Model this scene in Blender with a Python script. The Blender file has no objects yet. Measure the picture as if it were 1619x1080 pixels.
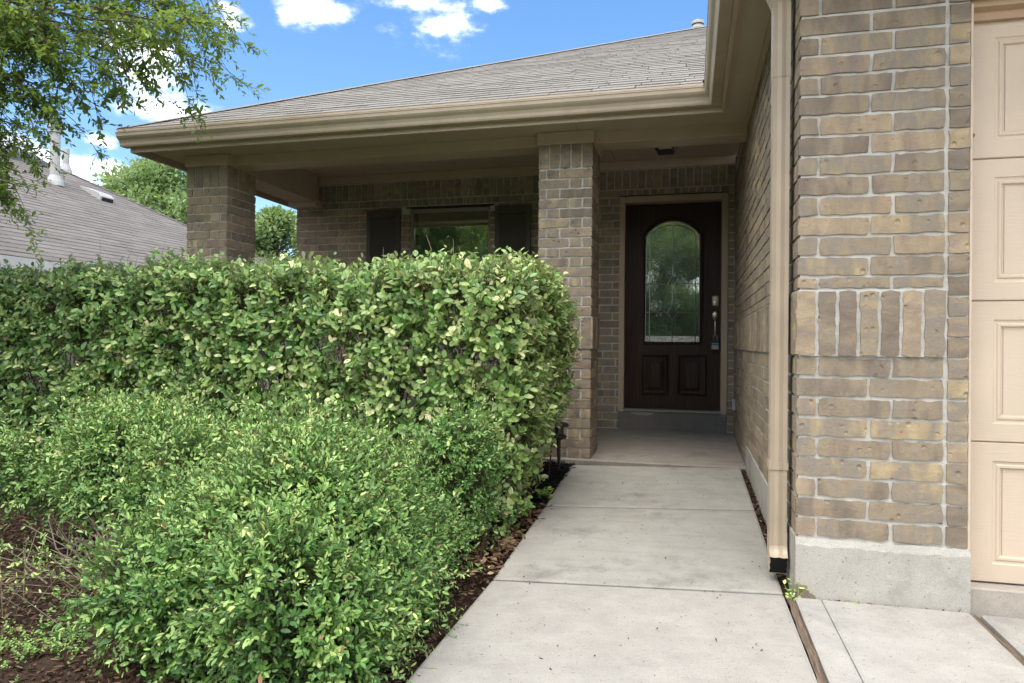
import bpy, math, random
import numpy as np
from mathutils import Matrix, Vector
random.seed(7)
RNG = np.random.default_rng(7)
S = bpy.context.scene
COL = S.collection

# ------------------------------------------------------------------ camera
CAM_POS = Vector((-0.3928, -2.8768, 0.9514))
yaw, pitch, roll = math.radians(14.286), math.radians(0.174), math.radians(0.521)
fw = Vector((-math.sin(yaw)*math.cos(pitch), math.cos(yaw)*math.cos(pitch), math.sin(pitch)))
r0 = Vector((math.cos(yaw), math.sin(yaw), 0)); u0 = r0.cross(fw)
rt = r0*math.cos(roll) + u0*math.sin(roll); up = u0*math.cos(roll) - r0*math.sin(roll)
cam = bpy.data.cameras.new('camera'); cam.sensor_width = 36; cam.lens = 24.784
cam.clip_start = 0.05; cam.clip_end = 2000
co = bpy.data.objects.new('camera', cam); COL.objects.link(co)
co.matrix_world = Matrix(((rt.x, up.x, -fw.x, CAM_POS.x), (rt.y, up.y, -fw.y, CAM_POS.y), (rt.z, up.z, -fw.z, CAM_POS.z), (0, 0, 0, 1)))
S.camera = co
FPX = 1114.588
def ray(x, y):                       # pixel of the photograph -> direction (used to place clouds in the sky and limbs of the tree)
    return fw + rt*((x-809.5)/FPX) - up*((y-540)/FPX)

# ------------------------------------------------------------------ world, sun, exposure
S.view_settings.view_transform = 'Standard'; S.view_settings.look = 'None'
S.view_settings.gamma = 1; S.view_settings.use_curve_mapping = False
S.view_settings.exposure = 1.97
S.cycles.max_bounces = 6; S.cycles.diffuse_bounces = 3; S.cycles.glossy_bounces = 3; S.cycles.transparent_max_bounces = 6
S.cycles.caustics_reflective = False; S.cycles.caustics_refractive = False
SUN_TO = Vector((-0.06, -0.36, 0.93)).normalized()
sun_el = math.asin(SUN_TO.z); sun_rot = math.atan2(SUN_TO.x, SUN_TO.y)
SKY_STRENGTH = 0.14
W = bpy.data.worlds.new('World'); S.world = W; W.use_nodes = True
wt = W.node_tree; wn = wt.nodes; wl = wt.links
bg = wn['Background']; bg.inputs['Strength'].default_value = SKY_STRENGTH
sky = wn.new('ShaderNodeTexSky'); sky.sky_type = 'NISHITA'; sky.sun_disc = False
sky.sun_elevation = sun_el; sky.sun_rotation = sun_rot; sky.air_density = 1.0; sky.dust_density = 1.1; sky.ozone_density = 2.0
def wmath(op, a, b=None, c=None):
    m = wn.new('ShaderNodeMath'); m.operation = op
    for i, v in enumerate((a, b, c)):
        if v is None: continue
        if isinstance(v, (int, float)): m.inputs[i].default_value = v
        else: wl.new(v, m.inputs[i])
    return m.outputs[0]
def wdot(a, vec):
    d = wn.new('ShaderNodeVectorMath'); d.operation = 'DOT_PRODUCT'; wl.new(a, d.inputs[0]); d.inputs[1].default_value = vec
    return d.outputs['Value']
tc = wn.new('ShaderNodeTexCoord'); DIR = tc.outputs['Generated']
# clouds: soft patches lying in given directions, edges broken up by noise, more of the same over the rest of the sky
noise1 = wn.new('ShaderNodeTexNoise'); noise1.inputs['Scale'].default_value = 13; noise1.inputs['Detail'].default_value = 6; noise1.inputs['Roughness'].default_value = 0.62
mp = wn.new('ShaderNodeMapping'); mp.inputs['Scale'].default_value = (1, 1, 1.9); wl.new(DIR, mp.inputs[0]); wl.new(mp.outputs[0], noise1.inputs['Vector'])
patch = None
for px, py, hw, hh in ((690, 48, 82, 38), (668, 6, 70, 22), (495, 6, 75, 34), (775, 8, 36, 16), (225, 118, 95, 62), (285, 176, 115, 26), (95, 262, 110, 45), (172, 224, 34, 16), (355, 14, 45, 24)):
    d = ray(px, py).normalized()
    rr = d.cross(Vector((0, 0, 1))).normalized(); uu = rr.cross(d)
    a = wmath('MULTIPLY', wdot(DIR, rr), FPX/hw); b = wmath('MULTIPLY', wdot(DIR, uu), FPX/hh)
    e = wmath('SUBTRACT', 1.0, wmath('SQRT', wmath('ADD', wmath('MULTIPLY', a, a), wmath('MULTIPLY', b, b))))
    patch = e if patch is None else wmath('MAXIMUM', patch, e)
noise2 = wn.new('ShaderNodeTexNoise'); noise2.inputs['Scale'].default_value = 2.6; noise2.inputs['Detail'].default_value = 3
wl.new(mp.outputs[0], noise2.inputs['Vector'])
vd = ray(600, 200).normalized()
far = wn.new('ShaderNodeMapRange'); far.inputs[1].default_value = 0.80; far.inputs[2].default_value = 0.55; wl.new(wdot(DIR, vd), far.inputs[0])
rest = wmath('SUBTRACT', wmath('MULTIPLY', wmath('SUBTRACT', noise2.outputs['Fac'], 0.36), 5.0), wmath('SUBTRACT', 1.6, wmath('MULTIPLY', far.outputs[0], 1.6)))
patch = wmath('SUBTRACT', wmath('MAXIMUM', patch, -1.0), wmath('MULTIPLY', wmath('LESS_THAN', wdot(DIR, vd), 0.0), 2.0))
body = wmath('MAXIMUM', patch, rest)
dens = wmath('ADD', wmath('MULTIPLY', body, 0.85), wmath('MULTIPLY', wmath('SUBTRACT', noise1.outputs['Fac'], 0.5), 2.6))
cm = wn.new('ShaderNodeMapRange'); cm.interpolation_type = 'SMOOTHSTEP'; cm.inputs[1].default_value = 0.0; cm.inputs[2].default_value = 1.05; wl.new(dens, cm.inputs[0])
hs = wn.new('ShaderNodeHueSaturation'); hs.inputs['Saturation'].default_value = 1.22; hs.inputs['Value'].default_value = 0.51; wl.new(sky.outputs[0], hs.inputs['Color'])
CLOUD = (8.6, 8.4, 8.0, 1)
mixc = wn.new('ShaderNodeMix'); mixc.data_type = 'RGBA'; wl.new(wmath('POWER', cm.outputs[0], 1.9), mixc.inputs[0]); wl.new(hs.outputs[0], mixc.inputs[6]); mixc.inputs[7].default_value = CLOUD
wl.new(mixc.outputs[2], bg.inputs['Color'])
sl = bpy.data.lights.new('sun', 'SUN'); sl.energy = 1.0; sl.angle = math.radians(40); sl.color = (1, 0.95, 0.87)
so = bpy.data.objects.new('sun', sl); COL.objects.link(so); so.rotation_euler = (-SUN_TO).to_track_quat('-Z', 'Y').to_euler(); so.location = (2, -6, 9)

# ------------------------------------------------------------------ helpers: materials
class Mat:
    def __init__(s, name):
        s.m = bpy.data.materials.new(name); s.m.use_nodes = True; s.t = s.m.node_tree
        s.b = s.t.nodes['Principled BSDF']; s.out = s.t.nodes['Material Output']
    def n(s, t, **kw):
        o = s.t.nodes.new('ShaderNode'+t)
        for k, v in kw.items():
            if k in o.inputs: s.set(o.inputs[k], v)
            else: setattr(o, k, v)
        return o
    def set(s, sock, v):
        if isinstance(v, bpy.types.NodeSocket): s.t.links.new(v, sock)
        elif isinstance(v, tuple) and len(v) == 3 and sock.type == 'RGBA': sock.default_value = (*v, 1)
        else: sock.default_value = v
    def p(s, **kw):
        for k, v in kw.items(): s.set(s.b.inputs[k.replace('_', ' ')], v)
        return s
    def math(s, op, a, b=0.0):
        o = s.n('Math', operation=op); s.set(o.inputs[0], a); s.set(o.inputs[1], b); return o.outputs[0]
    def noise(s, vec, scale, detail=4, rough=0.55, sc=None):
        if sc: 
            mpn = s.n('Mapping'); s.set(mpn.inputs[0], vec); mpn.inputs['Scale'].default_value = sc; vec = mpn.outputs[0]
        o = s.n('TexNoise', Scale=scale, Detail=detail, Roughness=rough); s.set(o.inputs['Vector'], vec); return o.outputs['Fac']
    def ramp(s, fac, stops):
        o = s.n('ValToRGB'); s.set(o.inputs[0], fac); e = o.color_ramp.elements
        while len(e) < len(stops): e.new(0.5)
        for i, (p, c) in enumerate(stops):
            e[i].position = p; e[i].color = (*c, 1) if len(c) == 3 else c
        return o.outputs[0]
    def mix(s, fac, a, b, mode='MIX'):
        o = s.n('Mix', data_type='RGBA', blend_type=mode); s.set(o.inputs[0], fac); s.set(o.inputs[6], a); s.set(o.inputs[7], b); return o.outputs[2]
    def bump(s, h, dist=0.003, strength=1.0):
        o = s.n('Bump', Strength=strength, Distance=dist); s.set(o.inputs['Height'], h); s.set(s.b.inputs['Normal'], o.outputs[0]); return s
    def obj(s): return s.n('TexCoord').outputs['Object']
    def pos(s): return s.n('NewGeometry').outputs['Position']
def grey(v): return (v, v, v)
def step(m, v, lo, hi):
    o = m.n('MapRange'); m.set(o.inputs[0], v); o.inputs[1].default_value = lo; o.inputs[2].default_value = hi; return o.outputs[0]

def brick_mat(name, per_object):
    m = Mat(name)
    uv = m.n('UVMap').outputs[0]
    rnd = m.n('ObjectInfo').outputs['Random'] if per_object else m.n('Attribute', attribute_name='rnd').outputs['Fac']
    off = m.n('CombineXYZ'); m.set(off.inputs[0], m.math('MULTIPLY', rnd, 61.7)); m.set(off.inputs[1], m.math('MULTIPLY', rnd, 23.1)); m.set(off.inputs[2], m.math('MULTIPLY', rnd, 11.0))
    add = m.n('VectorMath', operation='ADD'); m.set(add.inputs[0], uv); m.set(add.inputs[1], off.outputs[0]); V = add.outputs[0]
    streak = m.noise(V, 1.0, 3, 0.55, sc=(15, 5, 1))
    blotch = m.noise(V, 17, 4, 0.6)
    fine = m.noise(V, 420, 3, 0.7)
    k = m.math('FRACT', m.math('MULTIPLY', rnd, 7.31))
    tone = m.math('ADD', m.math('MULTIPLY', k, 0.50), m.math('ADD', m.math('MULTIPLY', streak, 1.0), -0.22))
    c = m.ramp(tone, [(0.12, (.175, .140, .108)), (0.30, (.222, .180, .136)), (0.44, (.305, .243, .164)), (0.56, (.250, .216, .175)), (0.70, (.362, .284, .175)), (0.90, (.50, .40, .25))])
    mauve = m.ramp(blotch, [(0.50, (0, 0, 0)), (0.72, grey(1))])
    c = m.mix(m.math('MULTIPLY', mauve, 0.55), c, (.215, .185, .165))
    c = m.mix(m.math('MULTIPLY', m.math('GREATER_THAN', k, 0.8), 0.35), c, (.25, .185, .155))
    c = m.mix(0.5, c, m.ramp(fine, [(0.3, grey(.62)), (0.7, grey(1.3))]), 'MULTIPLY')
    chips = m.noise(V, 58, 2, 0.5)
    c = m.mix(step(m, chips, .715, .745), c, (.42, .10, .05))
    dents = m.n('TexVoronoi', Scale=23.0, Randomness=1.0); m.set(dents.inputs['Vector'], V)
    hollow = m.math('MULTIPLY', step(m, dents.outputs['Distance'], .10, .27), step(m, m.noise(V, 9, 1), .40, .52))
    dent2 = m.math('MAXIMUM', step(m, dents.outputs['Distance'], .08, .25), step(m, m.noise(V, 9, 1), .56, .50))
    h = m.math('ADD', m.math('ADD', m.math('MULTIPLY', blotch, 0.25), m.math('MULTIPLY', fine, 0.30)), m.math('MULTIPLY', dent2, .8))
    h = m.math('ADD', h, m.math('MULTIPLY', m.noise(V, 75, 3), .3))
    m.p(Base_Color=c, Roughness=0.88, Specular_IOR_Level=0.25)  .bump(h, 0.009, 1.0)
    return m.m
M_BRICK = brick_mat('brick_clay', True); M_BRICKS = brick_mat('brick_clay_mass', False)

def simple(name, col, rough=0.6, var=0.12, scale=6, bump=0.0, bscale=120, spec=0.35, metal=0.0, sc=None):
    m = Mat(name); P = m.obj()
    f = m.noise(P, scale, 5, 0.6, sc=sc)
    c = m.mix(1.0, col, m.ramp(f, [(0.25, grey(1-var)), (0.75, grey(1+var))]), 'MULTIPLY')
    m.p(Base_Color=c, Roughness=rough, Specular_IOR_Level=spec, Metallic=metal)
    if bump: m.bump(m.noise(P, bscale, 4, 0.6, sc=sc), bump)
    return m.m
M_TAN = simple('tan_paint', (.45, .36, .262), .45, .08, 3, .0006, 60)
M_SOFFIT = simple('soffit_paint', (.45, .375, .28), .6, .06, 3, .001, 90)
M_GUTTER = simple('gutter_metal', (.40, .325, .238), .42, .12, 5, .0006, 8, .5)
M_CEIL = simple('ceiling_board', (.45, .37, .29), .7, .08, 2, .0012, 60)
M_FRAME = simple('door_frame_paint', (.42, .33, .23), .5, .06, 3)
M_BLACK = simple('black_metal', (.018, .019, .022), .4, .2, 20)
M_DARKVOID = simple('pipe_inside', (.006, .006, .006), .8, .1)
M_SHUT = simple('shutter_vinyl', (.080, .072, .060), .5, .1, 8)
M_NICKEL = simple('brushed_nickel', (.55, .50, .42), .32, .06, 30, metal=1.0)
M_LEAD = simple('lead_came', (.34, .36, .33), .35, .1, 30, metal=0.75)
M_WHITE = simple('white_trim', (.68, .67, .63), .55, .05, 3)
M_GALV = simple('galvanised_pipe', (.36, .365, .355), .5, .12, 6)
M_VINYL = simple('window_vinyl', (.30, .26, .21), .5, .05)

def garage_mat():
    m = Mat('garage_door_paint'); P = m.obj()
    g = m.noise(P, 1.0, 5, 0.6, sc=(16, 5, 240))
    b = m.noise(P, 3, 3)
    c = m.mix(1.0, (.52, .425, .325), m.ramp(b, [(.3, grey(.95)), (.7, grey(1.05))]), 'MULTIPLY')
    m.p(Base_Color=c, Roughness=.5, Specular_IOR_Level=.35).bump(g, .0012, .8); return m.m
M_GDOOR = garage_mat()

def mortar_mat():
    m = Mat('mortar'); P = m.pos()
    a = m.noise(P, 14, 5); f = m.noise(P, 330, 3, .7)
    c = m.ramp(a, [(.25, (.40, .385, .345)), (.75, (.60, .58, .53))])
    m.p(Base_Color=c, Roughness=.95, Specular_IOR_Level=.15).bump(m.math('ADD', m.math('MULTIPLY', f, .4), m.noise(P, 45, 4)), .006); return m.m
M_MORTAR = mortar_mat()

def concrete_mat(name, base, warm, stain, streaks=0.0):
    m = Mat(name); P = m.pos()
    big = m.noise(P, 1.3, 5, .6); mid = m.noise(P, 7, 5, .65); fine = m.noise(P, 260, 3, .75); pit = m.noise(P, 95, 2, .5)
    sweep = m.noise(P, 1.0, 5, .6, sc=(1.6, 13, 1))
    c = m.ramp(big, [(.25, warm), (.75, base)])
    c = m.mix(.8, c, m.ramp(mid, [(.25, grey(.80)), (.7, grey(1.10))]), 'MULTIPLY')
    c = m.mix(.75, c, m.ramp(fine, [(.25, grey(.72)), (.75, grey(1.22))]), 'MULTIPLY')
    c = m.mix(1.0, c, m.ramp(pit, [(.27, grey(.55)), (.34, grey(1.0))]), 'MULTIPLY')
    st = m.math('MULTIPLY', step(m, m.noise(P, 2.3, 6, .72), .54, .72), stain)
    c = m.mix(st, c, (.075, .072, .062))
    if streaks: c = m.mix(m.math('MULTIPLY', step(m, sweep, .5, .72), streaks), c, (.16, .145, .12))
    m.p(Base_Color=c, Roughness=.9, Specular_IOR_Level=.2).bump(m.math('ADD', m.math('ADD', m.math('MULTIPLY', fine, .6), m.math('MULTIPLY', mid, .6)), m.math('MULTIPLY', m.noise(P, 1.0, 2, .5, sc=(4, 190, 4)), .5)), .0035); return m.m
M_WALK = concrete_mat('walk_concrete', (.348, .332, .303), (.330, .313, .280), .28, .10)
M_WALKOLD = concrete_mat('weathered_walk_concrete', (.31, .30, .27), (.29, .277, .243), .55, .28)
M_DRIVE = concrete_mat('drive_concrete', (.365, .352, .326), (.348, .332, .303), .25)
M_FOOT = concrete_mat('footing_concrete', (.43, .412, .372), (.39, .37, .325), .42)
M_PORCH = concrete_mat('porch_concrete', (.285, .255, .220), (.27, .238, .20), .45, .35)
M_STEP = concrete_mat('step_concrete', (.20, .19, .17), (.18, .17, .15), .3)

def wood_strip():
    m = Mat('weathered_wood'); P = m.pos(); g = m.noise(P, 1.0, 4, .6, sc=(160, 9, 40))
    m.p(Base_Color=m.ramp(g, [(.3, (.045, .030, .020)), (.7, (.19, .135, .092))]), Roughness=.9).bump(g, .003); return m.m
M_STRIP = wood_strip()
def soil_mat():
    m = Mat('bed_soil'); P = m.pos(); a = m.noise(P, 5, 5); f = m.noise(P, 60, 4, .7)
    c = m.ramp(m.math('ADD', m.math('MULTIPLY', a, .5), m.math('MULTIPLY', f, .5)), [(.3, (.022, .014, .010)), (.55, (.055, .036, .025)), (.75, (.10, .07, .05))])
    m.p(Base_Color=c, Roughness=.95, Specular_IOR_Level=.1).bump(f, .02); return m.m
M_SOIL = soil_mat()
def shingle_mat(name, a, b, c3, per):
    m = Mat(name); P = m.pos()
    rnd = m.n('ObjectInfo').outputs['Random'] if per else m.n('Attribute', attribute_name='rnd').outputs['Fac']
    big = m.noise(P, 2.2, 4); g = m.noise(P, 150, 3, .8)
    c = m.ramp(m.math('ADD', m.math('MULTIPLY', rnd, .5), m.math('MULTIPLY', big, .5)), [(.2, a), (.5, b), (.8, c3)])
    c = m.mix(.9, c, m.ramp(g, [(.25, grey(.62)), (.75, grey(1.35))]), 'MULTIPLY')
    m.p(Base_Color=c, Roughness=.95, Specular_IOR_Level=.15).bump(g, .004); return m.m
SH = ((.205, .192, .175), (.222, .208, .190), (.240, .225, .206))
M_SHING = shingle_mat('asphalt_shingle', *SH, True); M_SHINGS = shingle_mat('asphalt_shingle_mass', *SH, False)
M_NROOF = shingle_mat('weathered_shingle', (.150, .137, .126), (.172, .157, .145), (.194, .178, .165), False)
M_UNDER = simple('roof_underlay', (.045, .04, .036), .95, .1)

def leaf_mat(name, stops, back, rough=.42, per=False, trans=.15, spec=.45):
    m = Mat(name)
    rnd = m.n('ObjectInfo').outputs['Random'] if per else m.n('Attribute', attribute_name='rnd').outputs['Fac']
    c = m.ramp(rnd, stops)
    P = m.pos(); c = m.mix(.6, c, m.ramp(m.noise(P, 55, 2), [(.3, grey(.78)), (.7, grey(1.18))]), 'MULTIPLY')
    bf = m.n('NewGeometry').outputs['Backfacing']
    c2 = m.mix(m.math('MULTIPLY', bf, .8), c, back)
    m.p(Base_Color=c2, Roughness=rough, Specular_IOR_Level=spec)
    tr = m.n('BsdfTranslucent'); m.set(tr.inputs[0], m.mix(1.0, c2, (1.35, 1.35, .6), 'MULTIPLY'))
    mx = m.n('MixShader'); mx.inputs[0].default_value = trans
    m.t.links.new(m.b.outputs[0], mx.inputs[1]); m.t.links.new(tr.outputs[0], mx.inputs[2]); m.t.links.new(mx.outputs[0], m.out.inputs[0])
    return m.m
HEDGE_ST = [(0.0, (.038, .105, .022)), (.24, (.105, .220, .045)), (.52, (.235, .355, .095)), (.80, (.41, .48, .19)), (.96, (.64, .62, .33)), (1.0, (.70, .56, .36))]
M_HLEAF = leaf_mat('hedge_leaf', HEDGE_ST, (.40, .43, .29), .42, spec=.5); M_HLEAF1 = leaf_mat('hedge_leaf_single', HEDGE_ST, (.40, .43, .29), .42, per=True, spec=.5)
HOLLY_ST = [(0.0, (.038, .115, .022)), (.30, (.112, .245, .050)), (.60, (.255, .410, .105)), (.86, (.44, .57, .18)), (.985, (.62, .64, .22)), (1.0, (.36, .19, .10))]
M_YLEAF = leaf_mat('holly_leaf', HOLLY_ST, (.22, .32, .15), .40, spec=.45); M_YLEAF1 = leaf_mat('holly_leaf_single', HOLLY_ST, (.22, .32, .15), .40, per=True, spec=.45)
OAK_ST = [(0.0, (.070, .140, .022)), (.5, (.15, .25, .042)), (.85, (.26, .37, .07)), (1.0, (.36, .46, .10))]
M_OAK = leaf_mat('oak_leaf', OAK_ST, (.20, .27, .10), .4, trans=.5)
FAR_ST = [(0.0, (.10, .18, .07)), (.5, (.19, .29, .125)), (1.0, (.32, .42, .20))]
M_FARLEAF = leaf_mat('far_tree_leaf', FAR_ST, (.24, .32, .16), .6, trans=.35, spec=.25)
M_BARK = simple('bark', (.10, .078, .058), .95, .3, 12, .012, 40, .1)
M_TWIG = simple('twig', (.050, .040, .024), .85, .25, 30, 0, 40, .15)
M_DEADTWIG = simple('dead_twig', (.235, .185, .145), .9, .2, 30, 0, 40, .1)
def chips_mat(name, stops):
    m = Mat(name); r = m.n('Attribute', attribute_name='rnd').outputs['Fac']
    m.p(Base_Color=m.ramp(r, stops), Roughness=.9, Specular_IOR_Level=.15); return m.m
M_MULCH = chips_mat('bark_mulch', [(0, (.022, .013, .009)), (.5, (.060, .036, .024)), (.85, (.115, .07, .046)), (1, (.20, .13, .085))])
M_LITTER = chips_mat('dry_leaf', [(0, (.055, .032, .02)), (.5, (.13, .075, .042)), (.8, (.22, .14, .08)), (1, (.36, .27, .17))])
M_BLACKMULCH = chips_mat('black_mulch', [(0, (.006, .006, .007)), (1, (.022, .021, .021))])

def door_mat():
    m = Mat('dark_stained_wood'); P = m.obj(); g = m.noise(P, 1.0, 5, .6, sc=(60, 60, 3.2))
    m.p(Base_Color=m.ramp(g, [(.3, (.017, .0095, .0062)), (.7, (.052, .026, .016))]), Roughness=.42, Specular_IOR_Level=.22).bump(g, .0008); return m.m
M_DOOR = door_mat()
def glass_mat(name, tint, refl, rough, bumpd, bs, sc=None):
    m = Mat(name); P = m.obj()
    m.p(Base_Color=tint, Roughness=.25)
    gl = m.n('BsdfGlossy', Roughness=rough); gl.inputs[0].default_value = (.92, .96, .92, 1)
    bp_ = m.n('Bump', Strength=.6, Distance=bumpd); m.set(bp_.inputs['Height'], m.noise(P, bs, 3, .6, sc=sc)); m.set(gl.inputs['Normal'], bp_.outputs[0])
    mx = m.n('MixShader'); mx.inputs[0].default_value = refl
    m.t.links.new(m.b.outputs[0], mx.inputs[1]); m.t.links.new(gl.outputs[0], mx.inputs[2]); m.t.links.new(mx.outputs[0], m.out.inputs[0]); return m.m
M_DGLASS = glass_mat('leaded_glass', (.030, .040, .027), .36, .03, .0008, 9)
M_DGLASS2 = glass_mat('rippled_glass', (.06, .065, .06), .36, .14, .004, 90)
def winglass():
    m = Mat('window_glass')
    tr = m.n('BsdfTransparent'); tr.inputs[0].default_value = (.80, .90, .82, 1); gl = m.n('BsdfGlossy', Roughness=.02)
    mx = m.n('MixShader'); mx.inputs[0].default_value = .42
    m.t.links.new(tr.outputs[0], mx.inputs[1]); m.t.links.new(gl.outputs[0], mx.inputs[2]); m.t.links.new(mx.outputs[0], m.out.inputs[0]); return m.m
M_WGLASS = winglass()
M_BLIND = simple('blind_slat_vinyl', (.80, .81, .76), .6, .06)
M_FROST = simple('frosted_lamp_glass', (.42, .43, .40), .35, .05)

# ------------------------------------------------------------------ helpers: meshes
class MB:
    def __init__(s): s.v = []; s.f = []; s.r = []; s.uv = []
    def add(s, vs, fs, rnd=0.5, uvs=None):
        o = len(s.v); s.v += [tuple(v) for v in vs]
        for i, f in enumerate(fs):
            s.f.append(tuple(o+j for j in f)); s.r.append(rnd)
            s.uv.append(uvs[i] if uvs else None)
        return s
    def box(s, x0, x1, y0, y1, z0, z1, rnd=.5, bevel=0.0):
        if bevel:
            b = bevel; vs = []; 
            for z, i in ((z0, b), (z0+b, 0), (z1-b, 0), (z1, b)):
                a0, a1, c0, c1 = x0+i, x1-i, y0+i, y1-i
                k = b if i == 0 else b*.3
                vs += [(a0+k, c0, z), (a1-k, c0, z), (a1, c0+k, z), (a1, c1-k, z), (a1-k, c1, z), (a0+k, c1, z), (a0, c1-k, z), (a0, c0+k, z)]
            fs = [tuple(reversed(range(8))), tuple(range(24, 32))]
            for l in range(3):
                for i in range(8):
                    j = (i+1) % 8; fs.append((l*8+i, l*8+j, l*8+8+j, l*8+8+i))
            return s.add(vs, fs, rnd)
        vs = [(x0, y0, z0), (x1, y0, z0), (x1, y1, z0), (x0, y1, z0), (x0, y0, z1), (x1, y0, z1), (x1, y1, z1), (x0, y1, z1)]
        return s.add(vs, [(3, 2, 1, 0), (4, 5, 6, 7), (0, 1, 5, 4), (1, 2, 6, 5), (2, 3, 7, 6), (3, 0, 4, 7)], rnd)
    def prism(s, prof, fn, cap=True, rnd=.5):
        """prof: list of closed profile points; fn: list of functions point->xyz, one per station."""
        n = len(prof); vs = []
        for g in fn: vs += [g(p) for p in prof]
        fs = []
        for k in range(len(fn)-1):
            for i in range(n):
                j = (i+1) % n; fs.append((k*n+i, k*n+j, k*n+n+j, k*n+n+i))
        if cap: fs += [tuple(reversed(range(n))), tuple(range((len(fn)-1)*n, len(fn)*n))]
        return s.add(vs, fs, rnd)
    def lathe(s, c, prof, n=16, rnd=.5, axis='z'):
        vs = []
        for (r, h) in prof:
            for i in range(n):
                a = 2*math.pi*i/n; p = (r*math.cos(a), r*math.sin(a), h)
                if axis == 'y': p = (p[0], -p[2], p[1])
                vs.append((c[0]+p[0], c[1]+p[1], c[2]+p[2]))
        fs = []
        for k in range(len(prof)-1):
            for i in range(n):
                j = (i+1) % n; fs.append((k*n+i, k*n+j, k*n+n+j, k*n+n+i))
        fs += [tuple(reversed(range(n))), tuple(range((len(prof)-1)*n, len(prof)*n))]
        return s.add(vs, fs, rnd)
    def tube(s, pts, rad, n=6, rnd=.5):
        pts = [Vector(p) for p in pts]; vs = []
        if not isinstance(rad, (list, tuple)): rad = [rad]*len(pts)
        for i, p in enumerate(pts):
            d = (pts[min(i+1, len(pts)-1)] - pts[max(i-1, 0)]).normalized()
            a = d.cross(Vector((0.31, .17, .93)) if abs(d.z) < .9 else Vector((1, 0, 0))).normalized(); b = d.cross(a)
            for k in range(n):
                t = 2*math.pi*k/n; q = p + (a*math.cos(t)+b*math.sin(t))*rad[i]; vs.append(tuple(q))
        fs = []
        for k in range(len(pts)-1):
            for i in range(n):
                j = (i+1) % n; fs.append((k*n+i, k*n+j, k*n+n+j, k*n+n+i))
        fs += [tuple(reversed(range(n))), tuple(range((len(pts)-1)*n, len(pts)*n))]
        return s.add(vs, fs, rnd)
    def mesh(s, name, mat):
        me = bpy.data.meshes.new(name); me.from_pydata(s.v, [], s.f)
        if any(r != .5 for r in s.r):
            at = me.attributes.new('rnd', 'FLOAT', 'FACE'); at.data.foreach_set('value', s.r)
        if any(u is not None for u in s.uv):
            ul = me.uv_layers.new(name='UVMap'); flat = []
            for f, u in zip(s.f, s.uv): flat += [c for q in (u or [(0, 0)]*len(f)) for c in q]
            ul.data.foreach_set('uv', flat)
        me.materials.append(mat); return me
    def build(s, name, mat, parent=None, smooth=False, loc=None, **kw):
        me = s.mesh(name, mat)
        if smooth: me.polygons.foreach_set('use_smooth', [True]*len(me.polygons))
        return link(name, me, parent, loc, **kw)
def link(name, data, parent=None, loc=None, **kw):
    o = bpy.data.objects.new(name, data); COL.objects.link(o)
    if parent: o.parent = parent
    if loc is not None: o.location = loc
    for k, v in kw.items(): o[k] = v
    return o
def thing(name, label, cat, loc=(0, 0, 0), group=None):
    o = link(name, None, None, loc, label=label, category=cat)
    if group: o['group'] = group
    o.empty_display_size = .1
    return o
def npmesh(name, V, F, mat, rnd=None, smooth=False):
    """V (N,3), F (M,k) arrays with equal-sided faces; rnd per face."""
    me = bpy.data.meshes.new(name); V = np.asarray(V, np.float32); F = np.asarray(F, np.int32); k = F.shape[1]
    me.vertices.add(len(V)); me.vertices.foreach_set('co', V.ravel())
    me.loops.add(F.size); me.loops.foreach_set('vertex_index', F.ravel())
    me.polygons.add(len(F)); me.polygons.foreach_set('loop_start', np.arange(0, F.size, k, dtype=np.int32))
    if smooth: me.polygons.foreach_set('use_smooth', np.ones(len(F), bool))
    me.update(calc_edges=True)
    if rnd is not None:
        at = me.attributes.new('rnd', 'FLOAT', 'FACE'); at.data.foreach_set('value', np.asarray(rnd, np.float32))
    me.materials.append(mat); return me
def unit(a): return a/np.maximum(np.linalg.norm(a, axis=-1, keepdims=True), 1e-9)
LEAF6 = np.array([(0, 0, 0), (.20, .34, .08), (.50, .50, .12), (.80, .34, .06), (1, 0, -.05), (.80, -.34, .06), (.50, -.50, .12), (.20, -.34, .08)], float)
LEAF_F = np.array([(0, 4, 3, 2, 1), (0, 7, 6, 5, 4)])
def leaf_geo(P, D, N, L, Wd):
    D = unit(D); N = unit(N - D*(N*D).sum(1, keepdims=True)); B = np.cross(N, D)
    V = P[:, None] + (LEAF6[None, :, 0, None]*L[:, None, None])*D[:, None] + (LEAF6[None, :, 1, None]*Wd[:, None, None])*B[:, None] + (LEAF6[None, :, 2, None]*Wd[:, None, None])*N[:, None]
    F = (np.arange(len(P))*8)[:, None, None] + LEAF_F[None]
    return V.reshape(-1, 3), F.reshape(-1, 5)
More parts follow.
